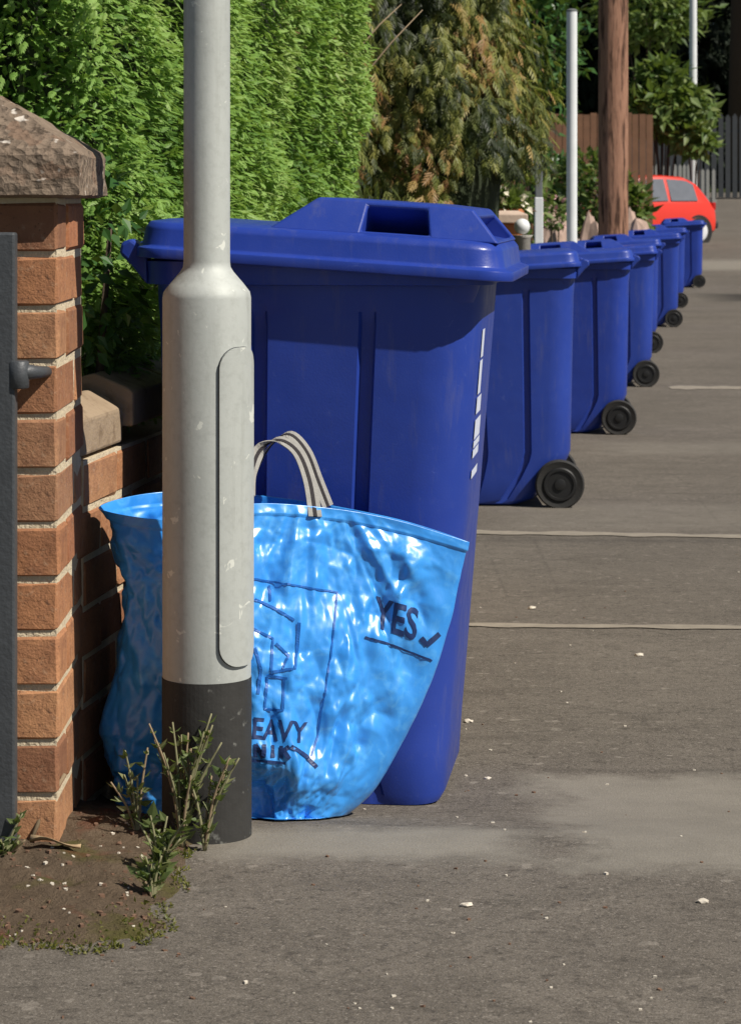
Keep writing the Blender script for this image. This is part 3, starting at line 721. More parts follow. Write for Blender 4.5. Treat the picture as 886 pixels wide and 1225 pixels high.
type_('lettering', 'YES', 449, 712, 52, 38, 17, -4)
type_('lettering', 'HEAVY', 284, 856, 84, 26, 8, -2)
word('lettering', '+NIK', 289, 889, 12, 15, 15.5, 1.0, 4.8)
bm = bmesh.new(); stroke(bm, [(292, 909), (320, 911), (342, 913)], 3.2); stroke(bm, [(348, 893), (366, 905), (378, 918)], 4.5); bobj('underline', bm, MT['bag_print'], bag)
bm = bmesh.new(); stroke(bm, [(300, 692), (350, 700), (404, 709)], 2.2); stroke(bm, [(403, 709), (398, 760), (390, 820), (380, 880), (372, 905)], 2.0); bobj('printed_frame', bm, MT['bag_print_mid'], bag)
bm = bmesh.new()
for p_ in ([(304, 717), (330, 729), (352, 742)], [(302, 752), (326, 764), (324, 802)], [(358, 745), (352, 800), (324, 804)], [(340, 812), (338, 850), (316, 848), (320, 808), (344, 812)], [(322, 700), (324, 720)], [(305, 775), (312, 800), (308, 830)], [(330, 770), (345, 785), (338, 800)]): stroke(bm, p_, 3.0)
bobj('printed_picture', bm, MT['bag_print_mid'], bag)
# webbing handle loops
def strap(name, pts, wdir, wd, mat, parent, thick=.002, lift=0):
    P = catmull(np.array([Vector(p) - bo for p in pts]), 40, False); bm = bmesh.new(); rings = []
    for i, p in enumerate(P):
        d = P[min(i + 1, 39)] - P[max(i - 1, 0)]; d /= np.linalg.norm(d); wv2 = np.array(wdir[0]) * (1 - i / 39) + np.array(wdir[1]) * i / 39; wv2 -= d * wv2.dot(d); wv2 /= np.linalg.norm(wv2); n = np.cross(d, wv2)
        rings.append([p + wv2 * wd / 2 * a + n * (thick * b + lift * .0) for a, b in ((-1, -.5 - lift), (1, -.5 - lift), (1, .5 + lift), (-1, .5 + lift))])
    loft(bm, rings); return bobj(name, bm, MT[mat], parent)
hp = [W(300, 590, 4.335), W(301, 563, 4.365), W(312, 537, 4.41), W(334, 527, 4.43), W(356, 541, 4.43), W(370, 575, 4.405), W(377, 618, 4.368)]
h1 = strap('handle', hp, [(.35, 1, .25), (1, .5, .05)], .025, 'webbing', bag)
strap('stripe', hp, [(.35, 1, .25), (1, .5, .05)], .007, 'webbing_dark', h1, .002, .45)
hp2 = [W(296, 598, 4.462), W(303, 570, 4.462), W(322, 535, 4.46), W(345, 520, 4.455), W(366, 540, 4.455), W(380, 575, 4.455), W(392, 606, 4.452)]
h2 = strap('handle', hp2, [(.3, 1, .4), (.7, .8, .2)], .028, 'webbing', bag)
strap('stripe', hp2, [(.3, 1, .4), (.7, .8, .2)], .007, 'webbing_dark', h2, .002, .45)

# ---------------------------------------------------------------- hedge on the wall
hedge = empty('hedge', (*st(5.6, -1.6), gz(*st(5.6, -1.6)))); tag(hedge, 'tall bright green clipped conifer hedge above the low wall', 'hedge')
ho = np.array(hedge.location)
def hz_(k): return np.where(rng.random(k) < .88, rng.uniform(.62, 1.85, k), rng.uniform(1.85, 2.75, k))
def hedge_pts(n):
    # street face, camera-side end and far end of the block
    out_p, out_n = [], []
    S0, S1, T0, T1 = 4.55, 7.85, -2.3, -1.19
    k = int(n * .74); s = rng.uniform(S0, S1, k); z = hz_(k) ; q = np.full(k, T1)
    out_p.append(np.stack([s, q, z], 1)); out_n.append(np.tile([0, 1, 0], (k, 1)))
    k = int(n * .2); q = rng.uniform(T0, T1, k); z = hz_(k)
    out_p.append(np.stack([np.full(k, S0), q, z], 1)); out_n.append(np.tile([-1, 0, 0], (k, 1)))
    k = n - int(n * .74) - int(n * .2); q = rng.uniform(T1 - .4, T1, k); z = hz_(k)
    out_p.append(np.stack([np.full(k, S1), q, z], 1)); out_n.append(np.tile([1, 0, 0], (k, 1)))
    P = np.concatenate(out_p); N = np.concatenate(out_n).astype(float)
    b = nz3(P, 2.2) * .09 + nz3(P, 6.5, 5) * .055
    # rounded corners
    cs = np.clip((P[:, 0] - (S1 - .3)) / .3, 0, 1) ** 2 * .22 * (N[:, 1] > .5) + np.clip(((S0 + .15) - P[:, 0]) / .15, 0, 1) ** 2 * .08 * (N[:, 1] > .5)
    low = np.clip((.95 - P[:, 2]) / .4, 0, 1) * .05
    d = rng.exponential(.045, len(P)) - .02
    P = P + N * (b - d - cs - low)[:, None]
    xyz = np.stack([P[:, 0] * DX + P[:, 1] * DY, P[:, 0] * DY - P[:, 1] * DX, P[:, 2]], 1)
    nn = np.stack([N[:, 0] * DX + N[:, 1] * DY, N[:, 0] * DY - N[:, 1] * DX, N[:, 2]], 1)
    return xyz, nn, d
P, N, d = hedge_pts(80000); n = len(P)
al = np.array([DX, DY, 0])
D = N * rng.uniform(.25, .9, (n, 1)) + al * rng.normal(0, .75, (n, 1)) + np.array([0, 0, 1]) * rng.normal(-.05, .28, (n, 1))
U = np.array([0, 0, 1.0]) + N * rng.normal(.55, .35, (n, 1)) + rng.normal(0, .25, (n, 3))
tint = np.clip(.5 + nz3(P, 3.1, 9) * .55 + rng.normal(0, .17, n), 0, 1)
foliage('foliage', P - ho, D, U, rng.uniform(.012, .040, n), spray_template(4, .22) * np.array([1, .8, 1]), 'hedge_leaf', hedge, tint)
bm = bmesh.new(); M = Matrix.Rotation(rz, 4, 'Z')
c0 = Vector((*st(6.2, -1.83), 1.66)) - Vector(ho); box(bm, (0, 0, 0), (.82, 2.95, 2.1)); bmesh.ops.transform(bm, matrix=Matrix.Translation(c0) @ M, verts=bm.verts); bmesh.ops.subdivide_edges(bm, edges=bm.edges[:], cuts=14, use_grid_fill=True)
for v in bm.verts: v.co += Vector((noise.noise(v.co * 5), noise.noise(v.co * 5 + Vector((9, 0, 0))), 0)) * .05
bobj('light_block_core', bm, MT['light_block_dark'], hedge)  # added dark solid core that blocks light inside the hedge
for k in range(6):
    bm = bmesh.new(); p = Vector((*st(4.9 + k * .55, -1.75), 0)); tube(bm, [Vector((p.x, p.y, gz(p.x, p.y) - .03)) - Vector(ho), Vector((p.x + .03, p.y, 1.0)) - Vector(ho)], [.035, .025], 8); bobj('trunk', bm, MT['bark'], hedge)

# darker broad-leaved shrub behind the gate pier
def shrub(name, c, rad, nleaf, mat, label, cat, lsize=(.04, .08), tmpl=None, group=None, stems=5, inner=.55, droop=0., core=False):
    root = empty(name, (c[0], c[1], gz(c[0], c[1]) - .01)); tag(root, label, cat, group); o0 = np.array(root.location)
    v = rdir(nleaf); lump = 1 + .28 * nz3(v, 2.3, c[0] * 7) + .18 * nz3(v, 5.5, c[1])
    r = (inner + (1 - inner) * rng.random(nleaf) ** .6) * lump
    P = np.array(c) + v * r[:, None] * np.array(rad)
    D = v * .6 + rdir(nleaf) * .8 + np.array([0, 0, -droop]); U = np.array([0, 0, 1.]) + rdir(nleaf) * .7 + v * .3
    P[:, 2] = np.maximum(P[:, 2], o0[2] + .02)
    foliage('leaves', P - o0, D, U, rng.uniform(*lsize, nleaf), tmpl if tmpl is not None else leaf_template(), mat, root, np.clip(.5 + .5 * nz3(P, 1.6 / max(rad), 4) + rng.normal(0, .22, nleaf), 0, 1))
    for k in range(stems):
        a = 2 * math.pi * k / max(stems, 1); e = Vector(c) + Vector((math.cos(a) * rad[0] * .45, math.sin(a) * rad[1] * .45, rad[2] * .35)) - Vector(o0)
        bm = bmesh.new(); tube(bm, [(math.cos(a) * .03, math.sin(a) * .03, 0), (e.x * .4, e.y * .4, e.z * .55), e], [.014 + .012 * max(rad), .01 + .008 * max(rad), .004], 7); bobj('stem', bm, MT['bark'], root, smooth=True)
    return root
shrub('laurel_shrub', (-.98, 5.0, 1.45), (.36, .38, .85), 1500, 'laurel_leaf', 'dark broad-leaved shrub behind the brick pier cap', 'shrub', (.05, .085))
shrub('laurel_shrub', (-.545, 4.70, .93), (.13, .18, .24), 420, 'laurel_leaf', 'dark leafy twigs hanging between the pier and the nearest bin', 'shrub', (.025, .045), stems=3)

# brown-green cypress beyond the hedge
def cypress(c, rad, hgt, n, label, name='cypress_tree', mat='cypress_leaf', size=(.045, .12), zb=.1):
    root = empty(name, (c[0], c[1], gz(*c) - .02)); tag(root, label, 'tree'); o0 = np.array(root.location)
    z = np.where(rng.random(n) < .8, rng.uniform(zb, min(hgt, 2.5), n), rng.uniform(min(hgt, 2.5), hgt, n)); a = rng.uniform(0, 2 * math.pi, n); prof = rad * (1.0 - .55 * (z / hgt) ** 2) * (1 - .35 * np.clip((.5 - z) / .5, 0, 1))
    v = np.stack([np.cos(a), np.sin(a), np.zeros(n)], 1); Q = np.stack([v[:, 0] * 1.2, v[:, 1] * 1.2, z * 1.1], 1)
    r = prof * (1 + .26 * nz3(Q, 1.5, 2) + .22 * nz3(Q, 3.5, 8)) * (1 - rng.exponential(.10, n).clip(0, .7))
    P = v * r[:, None]; P[:, 2] = z
    tt = (P[:, 0] + c[0]) * DY - (P[:, 1] + c[1]) * DX; keep = ~((tt > -1.5) & (z < 1.15)) & ~((tt > -1.36) & (z < 1.46)); P, v, z = P[keep], v[keep], z[keep]; n = len(P)
    D = v * rng.uniform(.2, .7, (n, 1)) + np.array([0, 0, -1]) * rng.uniform(.3, 1.2, (n, 1)) + rdir(n) * .4
    U = v * .8 + np.array([0, 0, .7]) + rdir(n) * .4
    t = np.clip(.42 + .75 * nz3(P, 2.6, 1) + rng.normal(0, .2, n), 0, 1)
    foliage('foliage', P, D, U, rng.uniform(*size, n), spray_template(4, .3, .62) * np.array([1, .85, 1]), mat, root, t)
    bm = bmesh.new(); tube(bm, [(0, 0, 0), (.03, 0, hgt * .4), (0, .02, hgt * .95)], [.11, .08, .02], 10); bobj('trunk', bm, MT['bark'], root, smooth=True)
    for k in range(14):
        a = k * 2.4; z = .3 + k * hgt * .055; bm = bmesh.new(); e = rad * .8; tube(bm, [(0, 0, z), (math.cos(a) * e * .5, math.sin(a) * e * .5, z + .18), (math.cos(a) * e, math.sin(a) * e, z + .45)], [.022, .015, .005], 6); bobj('branch', bm, MT['bark'], root, smooth=True)
    bm = bmesh.new(); lathe(bm, [(rad * .25, .15), (rad * .62, .5), (rad * .66, hgt * .45), (rad * .5, hgt * .75), (rad * .1, hgt * .97)], 24)
    bmesh.ops.subdivide_edges(bm, edges=bm.edges[:], cuts=2, use_grid_fill=True)
    for q in bm.verts: q.co += Vector((noise.noise(q.co * 3), noise.noise(q.co * 3 + Vector((5, 5, 0))), 0)) * rad * .2
    bobj('light_block_core', bm, MT['light_block_dark'], root)  # dark solid core, blocks light through the crown
    return root
cypress((.02, 12.6), .93, 4.2, 30000, 'drooping brown and olive green cypress tree beyond the hedge')
cypress((-.75, 10.4), .85, 4.0, 7000, 'dark twiggy cypress tree close behind the end of the hedge')
# bare twigs at the hedge end
for k, (a, b) in enumerate((((432, 95, 9.2), (505, 12, 9.3)), ((428, 60, 9.3), (480, 5, 9.4))  )):
    p, q = W(*a), W(*b); tw = bpy.data.objects.new('bare_twig', None)
    bm = bmesh.new(); tube(bm, [p - Vector((.25, -.1, .12)), p, (p + q) / 2 + Vector((0, 0, .01)), q], [.004, .004, .003, .0015], 6)
    o = bobj('bare_branch', bm, MT['twig_dead'], bpy.data.objects['cypress_tree.001'], smooth=True); o.matrix_parent_inverse = Matrix.Translation(-Vector(bpy.data.objects['cypress_tree.001'].location))

# ---------------------------------------------------------------- poles
def pole(name, px, Y, w0_, w1_, ztop, mat, label, cat, seg=20, bands=None):
    x = (px - 443) * Y / F; r = empty(name, (x, Y, gz(x, Y) - .02)); tag(r, label, cat); h = ztop - r.location.z
    bm = bmesh.new(); lathe(bm, [(w0_, 0), (w0_ * .98, h * .3), ((w0_ + w1_) / 2, h * .6), (w1_, h)], seg); bobj('shaft', bm, MT[mat], r, smooth=True).modifiers.new('s', 'EDGE_SPLIT').split_angle = R(50)
    return r, h
r_, h = pole('sign_pole', 683.5, 17.6, .0375, .0375, W(683, 14, 17.6).z, 'pole_white', 'white metal post left of the telegraph pole, its flat top in view', 'post')
bm = bmesh.new(); lathe(bm, [(.039, h), (.039, h + .012), (.02, h + .02)], 20); bobj('cap', bm, MT['pole_grey'], r_)
r_, h = pole('telegraph_pole', 733, 24.0, .146, .125, 9.0, 'creosote_wood', 'rough brown wooden telegraph pole beside the white post', 'telegraph pole', 26)
bm = bmesh.new(); box(bm, (0, -.13, h - .6), (1.2, .09, .11)); bobj('crossarm', bm, MT['creosote_wood'], r_, bevel=.01)
for x in (-.5, -.2, .2, .5): bm = bmesh.new(); lathe(bm, [(.015, h - .545), (.03, h - .5), (.03, h - .46), (.015, h - .43)], 10, c=(x, -.13, 0)); bobj('insulator', bm, MT['pole_white'], r_, smooth=True)
r_, h = pole('street_light', 828.5, 54.0, .085, .07, 9.5, 'pole_white', 'tall thin white lamp column behind the red car', 'lamp post')
bm = bmesh.new(); tube(bm, [(0, 0, h - .05), (.1, 0, h + .3), (.7, 0, h + .45)], .05, 8); bobj('bracket', bm, MT['pole_white'], r_)
bm = bmesh.new(); box(bm, (1.0, 0, h + .45), (.7, .25, .14)); bobj('lantern', bm, MT['pole_grey'], r_, bevel=.04)
# short marker post, grey above and white below
x, Y = (644 - 443) * 18.5 / F, 18.5; r_ = empty('marker_post', (x, Y, gz(x, Y))); tag(r_, 'short post with grey top and white lower half', 'post')
zt, zm, zb_ = (W(0, q, Y).z - r_.location.z for q in (190, 236, 290))
bm = bmesh.new(); box(bm, (0, 0, (zm) / 2), (.062, .05, zm)); bobj('white_half', bm, MT['pole_white'], r_, bevel=.006)
bm = bmesh.new(); box(bm, (0, 0, (zm + zt) / 2 + .001), (.054, .042, zt - zm)); bobj('grey_half', bm, MT['pole_grey'], r_, bevel=.006)

# ---------------------------------------------------------------- front garden things beyond the bins
gw = empty('rendered_wall', (*st(15.0, -1.75), gz(*st(15, -1.75)) - .02), rz); tag(gw, 'low grey garden wall behind the row of bins', 'wall')
bm = bmesh.new(); box(bm, (0, 11, .42), (.2, 22, .84)); bobj('wall_face', bm, MT['pole_grey'], gw)
for k in range(22):
    bm = bmesh.new(); box(bm, (0, k + .5, .885), (.26, .985, .085)); bobj('coping_stone', bm, MT['kerbstone'], gw, bevel=.012)
def pot(px, py_top, Y, rtop, hgt, mat, fl, label, n=260):
    p = W(px, py_top, Y); base = p.z - hgt; root = empty('plant_pot', (p.x, Y, base)); tag(root, label, 'plant pot')
    bm = bmesh.new(); lathe(bm, [(rtop * .72, 0), (rtop * .98, hgt * .8), (rtop * 1.08, hgt * .82), (rtop * 1.08, hgt), (rtop * .92, hgt), (rtop * .88, hgt * .85)], 24); bobj('pot', bm, MT[mat], root, smooth=True).modifiers.new('s', 'EDGE_SPLIT').split_angle = R(35)
    v = rdir(n); v[:, 2] = abs(v[:, 2]); Pp = v * (rtop * 1.15) * rng.uniform(.4, 1, (n, 1)); Pp[:, 2] += hgt
    foliage('leaves', Pp, v + rdir(n) * .5, rdir(n), rng.uniform(.05, .09, n) , leaf_template(), 'bush_leaf', root)
    m = 60; v = rdir(m); v[:, 2] = abs(v[:, 2]); Pp = v * rtop * 1.25; Pp[:, 2] += hgt
    foliage('flowers', Pp, v + rdir(m), rdir(m), rng.uniform(.04, .07, m), leaf_template(), fl, root)
    return root
def pier2(px0, px1, py0, Y, mat, label, name):
    a, b = W(px0, py0, Y), W(px1, py0, Y); w_ = b.x - a.x; cx = (a.x + b.x) / 2; g0 = gz(cx, Y); h = a.z - g0
    r = empty(name, (cx, Y + w_ / 2, g0)); tag(r, label, 'gate pier')
    bm = bmesh.new(); box(bm, (0, 0, (h - .07) / 2), (w_, w_, h - .07)); bobj('shaft', bm, MT[mat], r, bevel=.008)
    bm = bmesh.new(); loft(bm, [[(sx * q, sy * q, z) for sx, sy in ((-1, -1), (1, -1), (1, 1), (-1, 1))] for q, z in ((w_ / 2 + .03, h - .068), (w_ / 2 + .03, h - .02), (w_ / 2 - .02, h))]); bobj('cap', bm, MT['pale_stone'], r, bevel=.005)
    return r
pier2(594, 624, 252, 13.6, 'terracotta', 'small orange and pale stone pier above the second bin lid', 'stone_pier')
bp = W(624, 271, 13.2); r_ = empty('stone_ball', (bp.x, 13.2, gz(bp.x, 13.2))); tag(r_, 'white stone ball on a plinth beside the small orange pier', 'ornament')
hh = bp.z - r_.location.z
bm = bmesh.new(); lathe(bm, [(.07, 0), (.07, .05), (.05, .08), (.045, hh - .06), (.06, hh - .045)], 20); bobj('plinth', bm, MT['kerbstone'], r_, smooth=True)
bm = bmesh.new(); bmesh.ops.create_uvsphere(bm, u_segments=20, v_segments=12, radius=.042, matrix=Matrix.Translation((0, 0, hh))); bobj('ball', bm, MT['pole_white'], r_, smooth=True)
pot(606, 250, 13.9, .09, .16, 'terracotta', 'white_flower', 'pale flowers growing over the small orange pier')
# rockery boulders
for k, (px, py, Y, r0, lab) in enumerate(((662, 262, 27, .17, 'pinkish boulder right of the short marker post'), (672, 276, 26, .2, 'brown boulder at the foot of the white post'), (708, 272, 27, .18, 'boulder between the white post and the telegraph pole'), (757, 262, 29, .22, 'grey brown boulder right of the telegraph pole'), (764, 277, 28, .17, 'small boulder behind the far bin lids'))):
    p = W(px, py, Y); bm = bmesh.new(); bmesh.ops.create_icosphere(bm, subdivisions=3, radius=1)
    for v in bm.verts: v.co *= 1 + .35 * noise.noise(v.co * 1.4 + Vector((k * 3, 0, 0))) + .12 * noise.noise(v.co * 4)
    g0 = gz(p.x, Y); hh = p.z + r0 * .6 - g0
    for v in bm.verts: v.co = Vector((v.co.x * r0, v.co.y * r0, max(0, (v.co.z + .9) / 1.9) * hh))
    o = bobj('boulder', bm, MT['pink_stone'], smooth=False); o.location = (p.x, Y, g0 - .01); tag(o, lab, 'boulder', 'rockery boulders behind the bins')

# bushes
def bush(px, py, Y, rx, rzv, n, label, mat='bush_leaf', ls=(.12, .24), inner=.5, tmpl=None, name='garden_bush'):
    p = W(px, py, Y); return shrub(name, (p.x, Y, p.z), (rx, rx * .8, rzv), n, mat, label, 'bush', ls, tmpl, None, 5, inner)
bush(705, 232, 30, .45, .55, 1100, 'green bush behind the white post and telegraph pole', ls=(.09, .16))
bush(668, 232, 33, .42, .5, 900, 'dark green bush left of the white post', 'laurel_leaf', ls=(.09, .16))
bush(757, 258, 31, .22, .36, 420, 'leafy yellow green weed in front of the red car', ls=(.10, .2))
bush(618, 215, 20, .28, .55, 700, 'green bush at the foot of the cypress', ls=(.06, .11))
bush(795, 128, 53.2, 1.05, .6, 900, 'spreading pale green sapling above the red car', ls=(.22, .38), inner=.35)
bush(830, 165, 52.6, .46, .42, 260, 'drooping pale green branch in front of the thin lamp column', ls=(.22, .36), inner=.3)
bush(790, 92, 53.3, .55, .4, 300, 'upper pale green shoots of the sapling over the car', ls=(.2, .34), inner=.3)
shrub('pink_flower_clump', tuple(W(662, 258, 25)), (.14, .12, .14), 160, 'bush_leaf', 'clump with pink flowers left of the white post', 'plant', (.05, .09), stems=3)
for nm in ('pink_flower_clump',):
    r_ = bpy.data.objects[nm]; m = 50; v = rdir(m); c_ = W(662, 255, 25) - Vector(r_.location); Pp = np.array(c_) + v * .15
    foliage('flowers', Pp, v + rdir(m), rdir(m), rng.uniform(.05, .09, m), leaf_template(), 'pink_flower', r_)

# fences
ff = empty('board_fence', (W(672, 0, 46).x, 46, gz(W(672, 0, 46).x, 46))); tag(ff, 'brown wooden board fence behind the white post', 'fence')
zt = W(0, 136, 46).z - ff.location.z
for k in range(26):
    hgt = zt + random.uniform(-.02, .02); bm = bmesh.new(); box(bm, (-1.6 + k * .128, random.uniform(-.008, .008), hgt / 2), (.118, .02, hgt)); bobj('board', bm, MT['fence_wood'], ff)
for z in (.4, zt - .4): bm = bmesh.new(); box(bm, (0, .045, z), (3.3, .05, .09)); bobj('rail', bm, MT['fence_wood'], ff)
pf = empty('palisade_fence', (W(845, 0, 72).x, 72, gz(W(845, 0, 72).x, 72))); tag(pf, 'tall dark metal paling fence at the far end of the pavement', 'fence')
zt = W(0, 136, 72).z - pf.location.z
for k in range(44):
    x = -2.6 + k * .2; pal = k in (); hh = zt + .02 * math.sin(k * 3); bm = bmesh.new(); loft(bm, [[(x - .07, -.01, .05), (x - .07, .0, hh - .1), (x, .0, hh), (x + .07, 0, hh - .1), (x + .07, -.01, .05)], [(x - .07, .02, .05), (x - .07, .03, hh - .1), (x, .03, hh), (x + .07, .03, hh - .1), (x + .07, .02, .05)]]); bobj('paling', bm, MT['fence_dark'], pf)
for z in (.5, zt - .5): bm = bmesh.new(); box(bm, (1.7, .06, z), (9.0, .05, .08)); bobj('rail', bm, MT['fence_dark'], pf)
wf = empty('picket_fence', (W(800, 0, 58).x, 58, gz(W(800, 0, 58).x, 58))); tag(wf, 'short run of pickets behind the red car, coloured pale as if sunlit', 'fence')
z0_, z1_ = 0, W(0, 196, 58).z - wf.location.z
for k, px in enumerate((779, 785, 792, 799, 807, 813, 818, 823, 840, 846, 853)):
    x = W(px, 0, 58).x - wf.location.x; hh = z1_ * (1 if px < 830 else .92); bm = bmesh.new(); loft(bm, [[(x - .035, y, 0), (x - .035, y, hh - .06), (x, y, hh), (x + .035, y, hh - .06), (x + .035, y, 0)] for y in (0, .025)]); bobj('picket', bm, MT['paling_sunlit'], wf)
bm = bmesh.new(); box(bm, (.2, .05, .5), (1.8, .04, .07)); bobj('rail', bm, MT['paling_sunlit'], wf)

# ---------------------------------------------------------------- red hatchback
cp = W(857, 0, 52); ca = R(180 + 30); car = empty('parked_car', (cp.x - 1.95, 51.2, gz(cp.x, 52) - .10)); tag(car, 'small red hatchback parked beyond the last bin', 'car')
stn = [(-1.72, .32, .62, .66, .70, .70, .60), (-1.68, .26, .72, .86, .74, .73, .62), (-1.52, .22, .84, 1.06, .77, .75, .60), (-1.30, .20, .88, 1.28, .79, .76, .58), (-1.02, .20, .88, 1.40, .80, .77, .57), (-.5, .20, .88, 1.43, .80, .77, .57), (.0, .20, .87, 1.42, .80, .77, .57), (.38, .20, .86, 1.33, .80, .77, .57), (.72, .20, .86, 1.08, .80, .77, .60), (.98, .21, .85, .90, .79, .76, .66), (1.4, .24, .78, .81, .77, .74, .62), (1.68, .28, .66, .70, .72, .69, .56), (1.76, .34, .55, .58, .66, .62, .5)]
def car_ring(q):
    x, zb, zl_, zr, wb, wl_, wr = q; zm = (zb + zl_) / 2
    half = [(0, zb), (wb * .9, zb), (wb, zb + .06), (wb + .015, zm), (wl_ + .01, zl_ - .03), (wl_, zl_), ((wl_ + wr) / 2 + .004, (zl_ + zr) / 2), (wr, zr - .03), (wr * .8, zr), (0, zr + .015)]
    return [(x, -y, z) for y, z in half] + [(x, y, z) for y, z in half[::-1][1:-1]]
bm = bmesh.new(); loft(bm, [car_ring(q) for q in stn]); bobj('body', bm, MT['car_paint'], car, smooth=True).modifiers.new('s', 'EDGE_SPLIT').split_angle = R(38)
def interp(x): 
    A = np.array(stn); return [np.interp(x, A[:, 0], A[:, k]) for k in range(1, 7)]
def side_win(xa, xb, sg, name='side_window'):
    bm = bmesh.new(); n = 8; top = []; bot = []
    for k in range(n + 1):
        x = xa + (xb - xa) * k / n; zb, zl_, zr, wb, wl_, wr = interp(x)
        if zr - zl_ < .08: zr = zl_ + .08
        bot.append(bm.verts.new((x, sg * (wl_ + .012), zl_ + .03))); top.append(bm.verts.new((x, sg * (wr + .03), max(zl_ + .05, zr - .075))))
    for k in range(n): bm.faces.new((bot[k], bot[k + 1], top[k + 1], top[k]))
    ex = bmesh.ops.extrude_face_region(bm, geom=bm.faces[:])
    for v in ex['geom']:
        if isinstance(v, bmesh.types.BMVert): v.co.y -= sg * .03
    bobj(name, bm, MT['car_glass'], car)
for sg in (-1, 1): side_win(-1.22, -.55, sg); side_win(-.47, .55, sg)
bm = bmesh.new(); loft(bm, [[(x - .012, -w_, z + .012), (x - .012, w_, z + .012)] for x, w_, z in ((-1.60, .56, .97), (-1.44, .53, 1.14), (-1.22, .48, 1.33))], False, False, False); ex = bmesh.ops.extrude_face_region(bm, geom=bm.faces[:])
for v in ex['geom']:
    if isinstance(v, bmesh.types.BMVert): v.co.x += .03
bobj('rear_window', bm, MT['car_glass'], car)
bm = bmesh.new(); loft(bm, [[(x + .012, -w_, z + .012), (x + .012, w_, z + .012)] for x, w_, z in ((.93, .62, .94), (.70, .56, 1.10), (.42, .5, 1.31))], False, False, False); bobj('windscreen', bm, MT['car_glass'], car)
for sg in (-1, 1):
    for x in (-1.22, 1.12):
        bm = bmesh.new(); lathe(bm, [(.15, -.09), (.27, -.09), (.29, -.07), (.29, .07), (.27, .09), (.15, .09)], 32, 'y', (x, sg * .73, .29)); wh = bobj('wheel', bm, MT['tyre'], car, smooth=True); wh.modifiers.new('s', 'EDGE_SPLIT').split_angle = R(35)
        s2 = sg; bm = bmesh.new(); lathe(bm, [(.215, s2 * .088), (.205, s2 * .10), (.12, s2 * .094), (.05, s2 * .105), (.01, s2 * .107)], 24, 'y', (x, sg * .73, .29)); bobj('hubcap', bm, MT['hubcap'], wh, smooth=True)
        bm = bmesh.new(); lathe(bm, [(.335, s2 * .0), (.335, s2 * .083), (.29, s2 * .083), (.29, 0)], 28, 'y', (x, sg * .73, .29), caps=False); bobj('wheel_arch', bm, MT['car_trim'], car)
    bm = bmesh.new(); box(bm, (-1.68, sg * .62, .80), (.09, .2, .16)); bobj('tail_light', bm, MT['lamp_red'], car, bevel=.02)
    bm = bmesh.new(); box(bm, (1.70, sg * .5, .62), (.09, .24, .12)); bobj('headlight', bm, MT['hubcap'], car, bevel=.02)
    bm = bmesh.new(); box(bm, (.55, sg * .86, .95), (.1, .16, .11)); bobj('wing_mirror', bm, MT['car_paint'], car, bevel=.03)
bm = bmesh.new(); box(bm, (-1.72, 0, .42), (.14, 1.46, .16)); bobj('bumper', bm, MT['car_trim'], car, bevel=.04)
bm = bmesh.new(); box(bm, (1.76, 0, .42), (.14, 1.36, .16)); bobj('bumper', bm, MT['car_trim'], car, bevel=.04)
car.rotation_euler = (0, R(0), ca)

# ---------------------------------------------------------------- dark trees at the end of the street
def dark_tree(c, rad, zc, n, label, size=(.5, .9)):
    root = empty('evergreen_tree', (c[0], c[1], gz(*c) - .05)); tag(root, label, 'tree', 'dark evergreens at the end of the street'); o0 = np.array(root.location)
    v = rdir(n); r = (.35 + .65 * rng.random(n) ** .5) * (1 + .22 * nz3(v, 2.4, c[0]))
    P = np.array([0, 0, zc]) + v * r[:, None] * np.array(rad); P[:, 2] = np.maximum(P[:, 2], .1)
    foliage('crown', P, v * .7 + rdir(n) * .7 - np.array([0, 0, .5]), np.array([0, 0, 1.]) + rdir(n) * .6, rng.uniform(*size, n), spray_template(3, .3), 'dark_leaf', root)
    bm = bmesh.new(); tube(bm, [(0, 0, 0), (.1, 0, zc * .5), (0, .1, zc)], [.35, .28, .12], 10); bobj('trunk', bm, MT['bark'], root, smooth=True)
    for k in range(5):
        a = k * 1.3; bm = bmesh.new(); tube(bm, [(0, 0, zc * .5 + k * .4), (math.cos(a) * rad[0] * .5, math.sin(a) * rad[1] * .5, zc * .7 + k * .4)], [.12, .04], 7); bobj('limb', bm, MT['bark'], root)
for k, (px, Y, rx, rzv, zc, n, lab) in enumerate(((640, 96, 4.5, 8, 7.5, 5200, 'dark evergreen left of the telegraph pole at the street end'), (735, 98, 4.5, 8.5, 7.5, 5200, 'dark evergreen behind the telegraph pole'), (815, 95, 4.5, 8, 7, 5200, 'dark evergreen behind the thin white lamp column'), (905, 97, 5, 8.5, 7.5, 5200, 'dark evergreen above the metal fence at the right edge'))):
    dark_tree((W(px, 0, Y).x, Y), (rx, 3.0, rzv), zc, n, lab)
for k, (px, Y, lab) in enumerate(((990, 84, 'tall tree added to shade the evergreens, right of the metal fence'), (880, 86, 'tall tree added to shade the evergreens, over the metal fence'))):  # added trees, crowns above view, placed to shade the evergreens behind
    dark_tree((W(px, 0, Y).x, Y), (6.5, 5.5, 4.2), 13.6, 4200, lab)
p = W(775, 25, 62); sh = shrub('broadleaf_tree', (p.x, 62, p.z + .2), (1.5, 1.2, .9), 1100, 'bush_leaf', 'mid green tree crown right of the top of the telegraph pole', 'tree', (.2, .36), inner=.3, stems=4)
p = W(650, 40, 30); shrub('broadleaf_tree', (p.x - .1, 30, p.z - .1), (.62, .6, 1.1), 1100, 'laurel_leaf', 'dark leafy tree between the cypress and the white post', 'tree', (.12, .2), inner=.3, stems=4)

